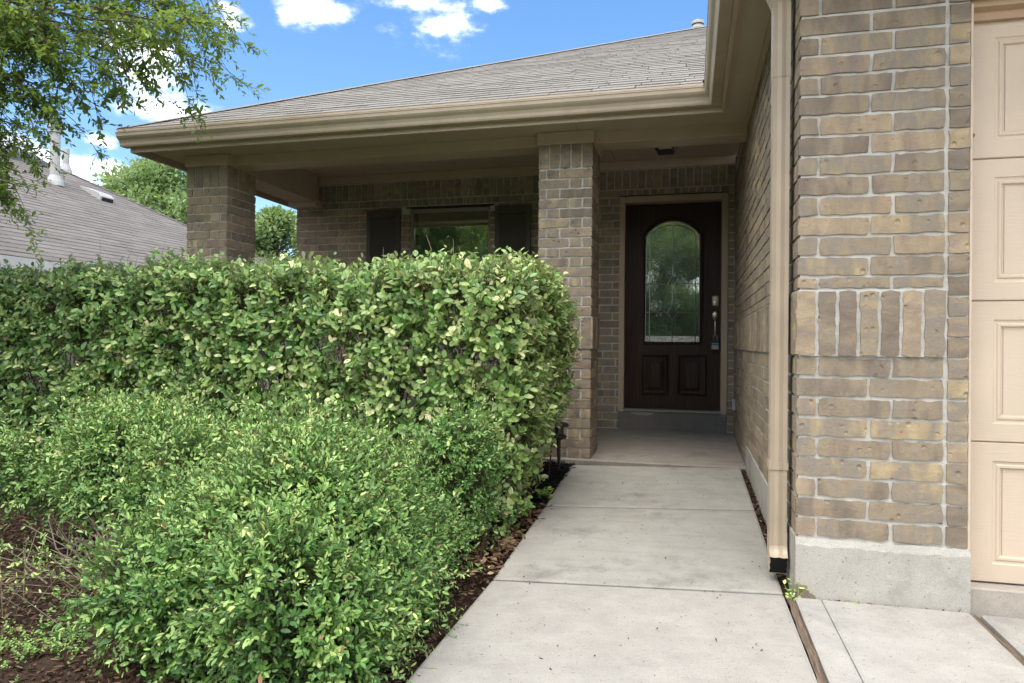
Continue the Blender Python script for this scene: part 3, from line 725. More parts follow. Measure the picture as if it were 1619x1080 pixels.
ev = MB(); ev.prism(SEC, [elb(.1105, .0782, 1.15, 1.0), elb(.125, .086, 1.12, .98)]); ev.build('outlet_mouth', M_DARKVOID, dso)
sp = MB(); sp.prism(dsec(-.086, -.014, .126, .208), [at(.455), at(.485)]); sp.build('strap', M_GUTTER, dso)
sp = MB(); sp.box(-.014, -.002, .195, .30, .458, .482, bevel=.002); sp.build('strap_tab', M_WHITE, dso)

# --- front door
door = thing('door', '', ''); door.parent = house
for k in ('label', 'category'): del door[k]
YD = 4.262; X0, X1, ZD0, ZD1 = -1.036, -.122, .318, 2.350
fr = MB()
for a, b in ((DX0, X0-.002), (X1+.002, DX1)): fr.box(a, b, YW-.012, YD+.05, .290, DZ, bevel=.004)
fr.box(X0-.0015, X1+.0015, YW-.012, YD+.05, ZD1+.003, DZ, bevel=.004); fr.build('door_frame', M_FRAME, door)
for a, b in ((X0+.0, X0+.014), (X1-.014, X1)):
    pass
GX0, GX1, GZ0, GZ1, GZ2 = -.845, -.315, .982, 2.035, 2.182
gcx = (GX0+GX1)/2; ghw = (GX1-GX0)/2; rise = GZ2-GZ1; GR = (ghw**2+rise**2)/(2*rise)
def arch(x, hw=ghw, zs=GZ1, R=GR): return zs + math.sqrt(max(0, R*R-(x-gcx)**2)) - math.sqrt(R*R-hw*hw)
dl = MB(); N = 16
# slab with a real opening: stiles, bottom, and the arched head
dl.box(X0, GX0, YD, YD+.045, ZD0, ZD1); dl.box(GX1, X1, YD, YD+.045, ZD0, ZD1)
for i in range(N):
    xa, xb = GX0+(GX1-GX0)*i/N, GX0+(GX1-GX0)*(i+1)/N; za, zb = arch(xa), arch(xb)
    dl.add([(xa, YD, za), (xb, YD, zb), (xb, YD, ZD1), (xa, YD, ZD1), (xa, YD+.045, za), (xb, YD+.045, zb)], [(0, 1, 2, 3), (4, 5, 1, 0)])
pans = ((-.876, -.607), (-.527, -.246)); PZ0, PZ1 = .452, .862
dl.box(GX0, GX1, YD, YD+.045, PZ1, GZ0); dl.box(GX0, GX1, YD, YD+.045, ZD0, PZ0); dl.box(-.6069, -.5271, YD+.0003, YD+.045, PZ0, PZ1)
leafo = dl.build('door_leaf', M_DOOR, door)
for a, b in pans:
    pm = MB(); r_ = [(a, PZ0, -.004), (a+.012, PZ0+.012, -.010), (a+.03, PZ0+.03, .012), (a+.045, PZ0+.045, .014), (a+.085, PZ0+.085, -.004), (a+.085, PZ0+.085, -.004)]
    rings = []
    for x, z, d in r_:
        i = x-a; rings.append([(a+i, YD+d, PZ0+i), (b-i, YD+d, PZ0+i), (b-i, YD+d, PZ1-i), (a+i, YD+d, PZ1-i)])
    vs = [p for q in rings for p in q]; fs = [(4*k+i, 4*k+(i+1) % 4, 4*k+4+(i+1) % 4, 4*k+4+i) for k in range(4) for i in range(4)] + [(16, 17, 18, 19)]
    pm.add(vs, fs); pm.build('raised_panel', M_DOOR, door)
# moulding round the glass
mo = MB(); path = [(GX0, GZ0), *[(GX0, GZ0+(GZ1-GZ0)*t) for t in (.33, .66)], *[(GX0+(GX1-GX0)*i/N, arch(GX0+(GX1-GX0)*i/N)) for i in range(N+1)], *[(GX1, GZ0+(GZ1-GZ0)*t) for t in (.66, .33)], (GX1, GZ0)]
def offs(p, o):
    out = []
    n = len(p)
    for i in range(n):
        a, b = Vector(p[(i-1) % n]), Vector(p[(i+1) % n]); d = (b-a).normalized(); out.append((p[i][0]-d.y*o, p[i][1]+d.x*o))
    return out
rg = [[(x, YD+d, z) for x, z in offs(path, o)] for o, d in ((.034, .001), (.030, -.012), (.014, -.016), (.004, -.006), (-.002, .006))]
n = len(path); mo.add([p for q in rg for p in q], [(k*n+i, k*n+(i+1) % n, (k+1)*n+(i+1) % n, (k+1)*n+i) for k in range(4) for i in range(n)]); mo.build('glass_moulding', M_DOOR, door)
gp = MB(); gy = YD+.014
gp.add([(x, gy, z) for x, z in path], [tuple(range(n))]); gp.build('glass_pane', M_DGLASS, door)
rp = MB(); rp.box(GX0+.002, gcx-.006, gy-.004, gy-.001, GZ0+.002, GZ0+.058); rp.box(gcx+.006, GX1-.002, gy-.004, gy-.001, GZ0+.002, GZ0+.058)
rp.build('rippled_border', M_DGLASS2, door)
cmx = MB(); cr = .0042; cy = gy-.006
def came(*pts): cmx.tube([(x, cy, z) for x, z in pts], cr, 5)
came((GX0+.044, GZ0), (GX0+.044, GZ1-.01), *[(x, arch(x)-.045) for x in np.linspace(GX0+.06, GX1-.06, 11)], (GX1-.044, GZ1-.01), (GX1-.044, GZ0))
came(*[(x, z) for x, z in offs(path, -.006)])
came((GX0, GZ0+.062), (GX1, GZ0+.062)); came((gcx, GZ0), (gcx, GZ0+.062))
for zc in (1.275, 1.555, 1.815):
    w, h = .048, .078; came((GX0, zc), (gcx-w, zc)); came((gcx+w, zc), (GX1, zc)); came((gcx-w, zc), (gcx, zc+h), (gcx+w, zc), (gcx, zc-h), (gcx-w, zc))
came((gcx, 1.353), (gcx, 1.477)); came((gcx, 1.633), (gcx, 1.737)); came((gcx, 1.893), (gcx, GZ2-.05)); came((gcx, 1.197), (gcx, GZ0+.062))
cmx.build('lead_came', M_LEAD, door)
th_ = MB(); th_.box(X0-.004, X1+.004, YW-.03, YD+.05, .2985, .317, bevel=.004); th_.build('threshold', simple('worn_aluminium', (.30, .28, .25), .5, .15, 20), door)
hx = -.172
lk = MB(); lk.box(hx-.030, hx+.030, YD-.014, YD-.001, 1.335, 1.435, bevel=.008); lk.lathe((hx, YD-.014, 1.365), [(.024, 0), (.024, .016), (.019, .020), (.008, .021)], 16, axis='y')
for i in range(3): lk.box(hx-.02, hx+.02, YD-.017, YD-.0135, 1.392+i*.013, 1.401+i*.013, bevel=.001)
lk.build('deadbolt', M_NICKEL, door)
hd_ = MB(); hd_.lathe((0, 0, 0), [(.030, .001), (.030, .008), (.022, .014), (.010, .016)], 20, axis='y'); hd_.v = [(hx+x, YD+y, 1.245+z*1.55) for x, y, z in hd_.v]
hd_.tube([(hx, YD-.012, 1.235), (hx, YD-.045, 1.212), (hx, YD-.052, 1.15), (hx, YD-.050, 1.07), (hx, YD-.03, 1.02), (hx, YD-.010, 1.012)], [.006, .009, .011, .008, .007, .009], 8)
hd_.lathe((0, 0, 0), [(.016, .001), (.016, .008), (.008, .012)], 12, axis='y')
hd_.build('handle_set', M_NICKEL, door, smooth=True)
lb = thing('lock_box', 'small grey key lock box hanging from the front door handle', 'lock box', (hx, YD-.045, .905))
b_ = MB(); b_.prism([(-.043, 0), (.043, 0), (.036, .098), (-.036, .098)], [lambda p: (p[0], -.016, p[1]), lambda p: (p[0], .022, p[1])]); b_.build('case', M_BLACK, lb)
b_ = MB(); b_.box(-.032, .032, -.0205, -.0165, .010, .052, bevel=.002); b_.box(-.030, .030, -.0205, -.0165, .060, .070, bevel=.0015); b_.build('face_plate', simple('pale_grey_plastic', (.36, .37, .36), .5), lb)
b_ = MB(); b_.box(-.022, .022, -.0225, -.0207, .018, .046, bevel=.001); b_.build('key_door', M_GALV, lb)
b_ = MB(); b_.tube([(-.018, 0, .097), (-.018, 0, .135), (-.010, .002, .15), (.010, .002, .15), (.018, 0, .135), (.018, 0, .097)], .005, 8); b_.build('shackle', M_NICKEL, lb)
stp = MB(); stp.box(DX0+.004, DX1-.004, YW-.012, YD+.1, .05, .298, bevel=.005); stp.build('door_step', M_STEP, house)
ptc = MB(); ptc.add([(-.97, YW-.0135, .285), (-.955, YW-.0135, .272), (-.90, YW-.0135, .262), (-.82, YW-.0135, .258), (-.76, YW-.0135, .268), (-.735, YW-.0135, .292), (-.97, YW-.0135, .292)], [tuple(range(7))]); ptc.build('bare_patch', M_WALK, house)
dbk = MB(); dbk.box(-1.3, -.002, YD+.10, YD+.12, .0, 2.6); dbk.box(-4.5, -1.4, 5.6, 5.62, .0, 2.8); dbk.build('inner_wall', simple('dim_room', (.05, .05, .045), .9), house)

# --- window with shutters
win = thing('window', '', ''); win.parent = house
for k in ('label', 'category'): del win[k]
wf = MB(); fy = YW+.035
wf.box(WX0, WX0+.032, fy, fy+.07, .9, WZ, bevel=.003); wf.box(WX1-.032, WX1, fy, fy+.07, .9, WZ, bevel=.003); wf.box(WX0+.0325, WX1-.0325, fy, fy+.07, WZ-.04, WZ, bevel=.003); wf.box(WX0+.0325, WX1-.0325, fy, fy+.07, .9, .95); wf.box(WX0+.0325, WX1-.0325, fy+.01, fy+.06, 1.62, 1.66)
wf.build('window_frame', M_VINYL, win)
wg = MB(); wg.box(WX0+.033, WX1-.033, fy+.03, fy+.036, .95, WZ-.041); wg.build('pane', M_WGLASS, win)
bl = MB(); z = 2.32
while z > .96:
    bl.add([(WX0+.06, fy+.066, z-.021), (WX1-.06, fy+.066, z-.021), (WX1-.06, fy+.078, z+.021), (WX0+.06, fy+.078, z+.021)], [(0, 1, 2, 3)]); z -= .040
for x in (WX0+.30, WX0+.60): bl.box(x-.002, x+.002, fy+.0625, fy+.0645, .96, 2.33)
bl.box(WX0+.06, WX1-.06, fy+.064, fy+.085, 2.31, 2.343)
bl.build('blind', M_BLIND, win, kind='stuff')
ll = MB(); ll.box(WX0-.04, WX1+.04, YW+.002, YW+.07, WZ+.003, WZ+.018); ll.build('lintel', M_BLACK, win)
ll = MB(); ll.box(DX0-.005, DX1+.005, YW-.002, YW+.07, DZ+.0015, DZ+.0125); ll.build('lintel', M_BLACK, door)
slat = MB(); sw_ = .39-.10; slat.prism([(0, -.014), (.010, -.016), (-.008, .016), (-.012, .014)], [lambda p: (-sw_/2, p[0], p[1]), lambda p: (sw_/2, p[0], p[1])]); slat_me = slat.mesh('slat', M_SHUT)
for sx0, sx1 in ((-3.815, -3.425), (-2.372, -1.99)):
    sm = MB(); y0, y1 = YW-.034, YW-.004
    sm.box(sx0, sx0+.05, y0, y1, .92, 2.375, bevel=.003); sm.box(sx1-.05, sx1, y0, y1, .92, 2.375, bevel=.003); sm.box(sx0+.0505, sx1-.0505, y0, y1, 2.29, 2.375, bevel=.003); sm.box(sx0+.0505, sx1-.0505, y0, y1, .92, 1.0, bevel=.003); sm.box(sx0+.0505, sx1-.0505, y1-.006, y1, 1.001, 2.289)
    so_ = sm.build('shutter', M_SHUT, house); z = 2.265
    while z > 1.02:
        o = link('slat', slat_me, so_, ((sx0+sx1)/2, YW-.022, z)); o.scale = ((sx1-sx0-.10)/sw_, 1, 1); z -= .0295

# --- porch ceiling light
cl = thing('ceiling_light', '', ''); cl.parent = house
for k in ('label', 'category'): del cl[k]
lx, ly = -.625, 3.42
f_ = MB(); f_.box(lx-.115, lx+.115, ly-.115, ly+.115, 2.735, 2.7695, bevel=.006)
for sx in (-1, 1):
    for sy in (-1, 1): f_.tube([(lx+sx*.105, ly+sy*.105, 2.735), (lx+sx*.062, ly+sy*.062, 2.645)], .009, 6)
f_.box(lx-.07, lx+.07, ly-.07, ly+.07, 2.632, 2.646, bevel=.004)
f_.build('frame', M_BLACK, cl)
f_ = MB(); f_.prism([(-1, -1), (1, -1), (1, 1), (-1, 1)], [lambda p: (lx+p[0]*.098, ly+p[1]*.098, 2.734), lambda p: (lx+p[0]*.058, ly+p[1]*.058, 2.647)]); f_.build('glass', M_FROST, cl)

# --- garage door
gd = thing('garage_door', '', ''); gd.parent = house
for k in ('label', 'category'): del gd[k]
GY = .075; seams = [.088, .605, 1.125, 1.650, 2.165]
for k in range(4):
    z0, z1 = seams[k]+.0008, seams[k+1]-.0008; pm = MB(); pm.box(.589, 4.61, GY+.0165, GY+.03, z0-.0004, z1)
    xs_ = [.588]; cols = []
    x = .683
    while x < 4.4: cols.append((x, x+.56)); x += .66
    pz0, pz1 = z0+.068, z1-.068
    # section skin around the pressed panels
    edges = [.588] + [v for c in cols for v in c] + [4.62]
    for i in range(0, len(edges), 2): pm.add([(edges[i], GY, z0+.004), (edges[i+1], GY, z0+.004), (edges[i+1], GY, z1-.004), (edges[i], GY, z1-.004)], [(0, 1, 2, 3)])
    pm.add([(.588, GY, z1-.004), (4.62, GY, z1-.004), (4.62, GY+.006, z1), (.588, GY+.006, z1)], [(0, 1, 2, 3)]); pm.add([(.588, GY+.006, z0), (4.62, GY+.006, z0), (4.62, GY, z0+.004), (.588, GY, z0+.004)], [(0, 1, 2, 3)])
    for a, b in cols:
        pm.add([(a, GY, z0+.004), (b, GY, z0+.004), (b, GY, pz0), (a, GY, pz0)], [(0, 1, 2, 3)]); pm.add([(a, GY, pz1), (b, GY, pz1), (b, GY, z1-.004), (a, GY, z1-.004)], [(0, 1, 2, 3)])
    sec = pm.build('door_section', M_GDOOR, gd)
    for a, b in cols:
        q = MB(); rings = [(0, 0), (.004, .004), (.012, .005), (.017, .001), (.024, .001), (.030, .010), (.034, .010)]
        vs = []
        for i, d in rings: vs += [(a+i, GY+d, pz0+i), (b-i, GY+d, pz0+i), (b-i, GY+d, pz1-i), (a+i, GY+d, pz1-i)]
        q.add(vs, [(4*r+i, 4*r+(i+1) % 4, 4*r+4+(i+1) % 4, 4*r+4+i) for r in range(len(rings)-1) for i in range(4)])
        ia, ib = a+.034, b-.034; nb = 6; bwid = (ib-ia)/nb
        for i in range(nb):
            c0, c1 = ia+i*bwid, ia+(i+1)*bwid; g_ = .004
            q.add([(c0, GY+.014, pz0+.034), (c0+g_, GY+.010, pz0+.034), (c1-g_, GY+.010, pz0+.034), (c1, GY+.014, pz0+.034), (c0, GY+.014, pz1-.034), (c0+g_, GY+.010, pz1-.034), (c1-g_, GY+.010, pz1-.034), (c1, GY+.014, pz1-.034)], [(0, 1, 5, 4), (1, 2, 6, 5), (2, 3, 7, 6)])
        q.build('panel', M_GDOOR, gd)
jb = MB(); jb.box(.5795, .589, .004, .12, .09, 2.20, bevel=.002); jb.build('door_stop', simple('jamb_paint', (.52, .425, .33), .5), gd)
hdt = MB(); hdt.prism([(.10, 2.155), (.055, 2.155), (.055, 2.185), (.03, 2.195), (.03, 2.22), (-.004, 2.225), (-.004, 2.258), (.10, 2.258)], [lambda p: (.59, p[0], p[1]), lambda p: (4.6, p[0], p[1])]); hdt.build('head_trim', simple('head_trim_paint', (.36, .245, .145), .5), gd)
la = MB(); la.box(.5905, .612, GY-.010, GY-.0005, 1.745, 1.945, bevel=.002); la.build('weather_strip', simple('strip_vinyl', (.56, .455, .35), .5), gd)
la = MB(); la.prism([(0, 0), (.022, .028), (.022, .036), (0, .036)], [lambda p: (.592+p[0], GY-.016, 1.705+p[1]), lambda p: (.592+p[0], GY-.001, 1.705+p[1])]); la.build('latch', simple('rusty_bracket', (.17, .10, .055), .7), gd)
lg = MB(); lg.box(.5855, 4.7, .012, .6, -.1, .084, bevel=.006); lg.build('garage_sill', concrete_mat('sill_concrete', (.43, .395, .345), (.44, .385, .32), .35), house)
gi = MB(); gi.box(.59, 4.7, .2, .22, .09, 2.4); gi.box(4.62, 4.75, .0, .3, -.1, 2.62); gi.build('garage_inside', simple('garage_dark', (.1, .09, .08), .9), house)

# ------------------------------------------------------------------ neighbouring house on the left
nb = thing('neighbour_house', 'neighbouring house with weathered grey-brown shingle roof beyond the hedge', 'house', (-12, 5, -.7))
def nz(p): return (p[0]+12, p[1]-5, p[2]+.7)
NE, NZ, NM = -8.5, 1.975, .56
nr = MB(); rowh = .140; ncourse = int(6.5*math.sqrt(1+NM*NM)/rowh)
dr = 1/math.sqrt(1+NM*NM)
for k in range(ncourse):
    a = k*rowh*dr; b = (k+1.12)*rowh*dr
    y = -3.0
    yend_a, yend_b = 13.1-a, 13.1-b
    while y < yend_a:
        ly_ = random.uniform(.25, .42); y2 = min(y+ly_, yend_a); yb2 = min(y2, max(yend_b, y)); th = random.uniform(.006, .013)
        ax, bx = NE-a, NE-b; az, bz = NZ+NM*a, NZ+NM*b
        nr.add([nz((ax, y, az+th)), nz((ax, y2, az+th)), nz((bx, yb2, bz)), nz((bx, y, bz)), nz((ax, y, az)), nz((ax, y2, az))], [(0, 1, 2, 3), (4, 5, 1, 0)], random.random())
        y = y2
nro = nr.build('roof', M_NROOF, nb)
q = MB(); q.add([nz(p) for p in ((NE, 13.1, NZ), (-21.5, 13.1, NZ), (-15, 6.6, NZ+NM*6.5))], [(0, 1, 2)], .3); q.add([nz(p) for p in ((-15, -3, NZ+NM*6.5), (-15, 6.6, NZ+NM*6.5), (-21.5, 13.1, NZ), (-21.5, -3, NZ))], [(0, 1, 2, 3)], .3); q.build('far_slopes', M_NROOF, nb)
q = MB()
for i in range(44):
    t0, t1 = i*6.5/44, (i+1.15)*6.5/44
    for d in ((0, -.16, 0), (-.16, 0, 0)):
        p = Vector((NE-t0, 13.1-t0, NZ+NM*t0+.022)); r1_ = Vector((NE-t1, 13.1-t1, NZ+NM*t1+.012)); dv = Vector(d)
        if d[0]: dv.z = 0.0
        q.add([nz(p), nz(p+dv), nz(r1_+dv), nz(r1_)], [(0, 1, 2, 3)], random.random())
q.build('hip_caps', M_NROOF, nro, kind='stuff')
q = MB(); q.box(NE-.03+12, NE+.01+12, -8, 8.1, NZ+.7-.19, NZ+.7-.004); q.build('fascia', M_WHITE, nb)
q = MB(); q.box(NE-.45+12, NE-.03+12, -8, 8.1, NZ+.7-.13, NZ+.7-.10); q.build('soffit', M_WHITE, nb)
q = MB(); q.box(-21+12, NE-.46+12, -7.8, 7.6, -.1, NZ+.7-.1); q.build('wall', simple('tan_brick_far', (.28, .22, .17), .9, .2, 8), nb)
def npipe(x, y, h, r, cap):
    z = NZ+NM*(NE-x); q = MB(); 
    q.lathe(nz((x, y, z)), [(r*1.9, -.06), (r*1.7, .02), (r*1.05, .14)], 14); o = q.build('vent_flashing', M_GALV, nb)
    q = MB(); pr = [(r, .05), (r, h)] + ([(r*1.35, h), (r*1.35, h+.05), (r*1.1, h+.055), (r*1.1, h+.075), (r*1.6, h+.08), (r*1.6, h+.13), (r*.6, h+.16)] if cap else [])
    q.lathe(nz((x, y, z)), pr, 14); q.build('vent_pipe', M_GALV, nb, smooth=False)
npipe(-11.85, 7.68, .93, .085, True); npipe(-12.85, 8.85, .45, .065, False)
x, y = -11.7, 8.5; z = NZ+NM*(NE-x)
q = MB(); q.prism([(-.26, -.02), (.22, -.02), (.24, .10), (.16, .13), (-.26, .04)], [lambda p: nz((x+p[0], y-.17, z+p[1]-p[0]*NM)), lambda p: nz((x+p[0], y+.17, z+p[1]-p[0]*NM))]); q.build('roof_vent', M_GALV, nb)
q = MB(); q.box(x+.215+12, x+.246+12, y-.13-5, y+.13-5, z+.7-.115, z+.7-.055); q.build('vent_opening', M_DARKVOID, nb)
x, y = -13.15, 7.75; z = NZ+NM*(NE-x)
q = MB(); q.prism([(-.5, 0), (.5, 0), (.5, .12), (-.5, .12)], [lambda p: nz((x+p[0], y-.5, z+p[1]-p[0]*NM)), lambda p: nz((x+p[0], y+.5, z+p[1]-p[0]*NM))]); sk = q.build('skylight', simple('skylight_kerb', (.12, .12, .125), .5), nb)
q = MB(); q.lathe((0, 0, 0), [(.50, 0), (.47, .08), (.36, .14), (.2, .18), (.02, .19)], 20)
q.v = [nz((x+a, y+b, z+.12+c-a*NM)) for a, b, c in q.v]; q.build('dome', simple('skylight_dome', (.52, .53, .53), .25), sk, smooth=True)

# ------------------------------------------------------------------ vegetation
def spread_rnd(n, lo=0, hi=1, beta=(1.6, 2.4)): return lo + (hi-lo)*RNG.beta(*beta, n)
def leaf_objects(sel, P, D, N, L, Wd, mat, parent, name='leaf'):
    mb = MB(); v = LEAF6.copy(); mb.add([tuple(p) for p in v], [tuple(f) for f in LEAF_F]); me = mb.mesh(name, mat); me.polygons.foreach_set('use_smooth', [True]*2)
    pl = np.array(parent.location)
    for i in sel:
        d = Vector(D[i]).normalized(); nn = Vector(N[i]); nn = (nn - d*nn.dot(d)).normalized(); b = nn.cross(d)
        o = link(name, me, parent); l, w = float(L[i]), float(Wd[i])
        o.matrix_local = Matrix.Translation(Vector(P[i]-pl)) @ Matrix((d*l, b*w, nn*w)).transposed().to_4x4()

# --- the clipped hedge
HX0, HX1, HY0, HY1, HZ0, HZ1 = -6.0, -1.175, .56, 2.02, -.08, 1.415
def hedge_sdf(P):
    c = np.array([(HX0+HX1)/2, (HY0+HY1)/2, (HZ0-.6+HZ1)/2]); h = np.array([(HX1-HX0)/2, (HY1-HY0)/2, (HZ1-HZ0+.6)/2]); r = .26
    q = np.abs(P-c)-h+r
    d = np.linalg.norm(np.maximum(q, 0), axis=1)+np.minimum(q.max(1), 0)-r
    w = .018 + .025*np.sin(P[:, 0]*3.1+1.3*np.sin(P[:, 2]*2.4))*np.sin(P[:, 2]*4.3+P[:, 0]*.7+1.0) +   .03*np.sin(P[:, 0]*7.7+P[:, 2]*6.1+P[:, 1]*5)
    return d + w + .05*np.clip((.25-P[:, 2])/.3, 0, 1.5) + .20*np.clip((.60-P[:, 2])/.4, 0, 1)*np.clip((P[:, 0]+1.75)/.35, 0, 1)*np.clip((P[:, 1]-.8)/.5, 0, 1)
def grad(sdf, P):
    e = 1e-3; return unit(np.stack([sdf(P+np.eye(3)[i]*e)-sdf(P-np.eye(3)[i]*e) for i in range(3)], 1))
def shell(sdf, lo, hi, n, depth, power=2.0, clump=24., pit=.065):
    P = RNG.uniform(lo, hi, (n*26, 3)); d = sdf(P)
    ph = RNG.uniform(0, 6.28, 9); q = P*clump; nz_ = (np.sin(q[:, 0]+1.3*np.sin(q[:, 1]*.8+ph[0])+ph[1])+np.sin(q[:, 2]*1.1+1.2*np.sin(q[:, 0]*.9+ph[2])+ph[3])+np.sin(q[:, 1]+1.1*np.sin(q[:, 2]*1.2+ph[4])+ph[5])+.7*np.sin(q[:, 0]*2.1+q[:, 2]*1.7+ph[6]))/2.2
    top = -.02 - np.clip(.25-nz_, 0, 1.2)*pit                     # shoots stand in clumps with hollows between
    keep = (d < top) & (d > -depth) & (RNG.uniform(0, 1, len(P)) < (1+np.minimum(d-top, 0)/depth)**power + .06); P = P[keep][:n]
    return P, grad(sdf, P)
hedge = thing('hedge', 'clipped broadleaf hedge in front of the porch, silvery green leaves', 'hedge', (-3.6, 1.3, -.08))
HL = np.array(hedge.location)
B, G = shell(hedge_sdf, (HX0, HY0-.05, HZ0), (HX1+.05, HY0+1.0, HZ1+.06), 10500, .28)
B2, G2 = shell(hedge_sdf, (HX0, HY0+.9, .9), (HX1+.05, HY1, HZ1+.06), 1800, .22)
B3, G3 = shell(hedge_sdf, (HX1-.5, HY0+.6, HZ0), (HX1+.06, HY1+.02, HZ1), 2200, .24)
B = np.concatenate([B, B2, B3]); G = np.concatenate([G, G2, G3])
D = unit(G*.9 + np.array([0, 0, .55]) + RNG.normal(0, .5, B.shape)); ln = RNG.uniform(.07, .15, len(B))
P, LD, LN, L, Wd, si = shoots(B, D, ln, 6, .053, .030, .95)
LN = unit(LN + np.repeat(G, 6, 0)*1.5 + np.array([0, -.25, .55]))
tone = np.repeat(spread_rnd(len(B), 0, .80), 6)
lit = np.clip((P[:, 0]+3.4)/2.2, 0, 1)*.16                     # pale yellowish leaves toward the walk, brighter light there painted into their tone
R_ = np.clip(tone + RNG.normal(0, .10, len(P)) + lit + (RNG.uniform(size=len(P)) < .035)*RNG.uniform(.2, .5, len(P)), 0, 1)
dist = np.linalg.norm(P-np.array(CAM_POS), axis=1); expo = hedge_sdf(P)
vis = (expo > -.005) & (P[:, 2] > .55) & (P[:, 0] > -4.2) & (P[:, 1] < 1.25)
cand = np.where(vis)[0]; sel = cand[np.argsort((L/dist)[cand])[::-1][:1400]]; sel = RNG.permutation(sel)[:300]
msk = np.ones(len(P), bool); msk[sel] = False
V, F = leaf_geo(P[msk], LD[msk], LN[msk], L[msk], Wd[msk])
link('foliage', npmesh('foliage', V-HL, F, M_HLEAF, np.repeat(R_[msk], 2)), hedge, kind='stuff')
leaf_objects(sel, P, LD, LN, L, Wd, M_HLEAF1, hedge)
V, F = stem_geo(B-D*.10, B+D*ln[:, None], .0017, .0009); SV, SF = [V], [F]
nb_ = 500; b0 = np.stack([RNG.uniform(HX0, HX1-.15, nb_), RNG.uniform(HY0+.2, HY1-.2, nb_), np.full(nb_, -.08)], 1); e0 = b0 + np.stack([RNG.normal(0, .22, nb_), RNG.normal(-.05, .25, nb_), RNG.uniform(.6, 1.3, nb_)], 1)
e0 = np.clip(e0, [HX0, HY0+.1, 0], [HX1-.1, HY1, HZ1-.12]); V2, F2 = stem_geo(b0, e0, .006, .002)
V = np.concatenate([V, V2]); F = np.concatenate([F, F2+len(SV[0])])
link('branches', npmesh('branches', V-HL, F, M_TWIG), hedge, kind='stuff')
# long unclipped shoots standing over the top
for px, h in ((-4.05, .17), (-3.78, .10), (-3.56, .14), (-3.42, .10), (-3.30, .16), (-3.15, .07), (-2.55, .09), (-2.12, .09), (-1.79, .13), (-1.70, .12), (-1.62, .06), (-3.9, .08), (-2.8, .06)):
    y = random.uniform(.75, .95); b = Vector((px, y, 1.36)); e = b + Vector((random.uniform(-.05, .05), 0, h+.06)); m1 = (b+e)/2 + Vector((random.uniform(-.02, .02), 0, .01))
    lo = MB(); lo.tube([b-Vector(HL), m1-Vector(HL), e-Vector(HL)], [.0022, .0018, .0010], 4); lo.build('long_shoot', M_DEADTWIG, hedge)
e1 = Vector((-1.10, 1.2, 1.33)); lo = MB(); lo.tube([Vector((-1.25, 1.2, 1.2))-Vector(HL), Vector((-1.17, 1.2, 1.27))-Vector(HL), e1-Vector(HL)], [.002, .0016, .001], 4)
lo.build('long_shoot', M_DEADTWIG, hedge)

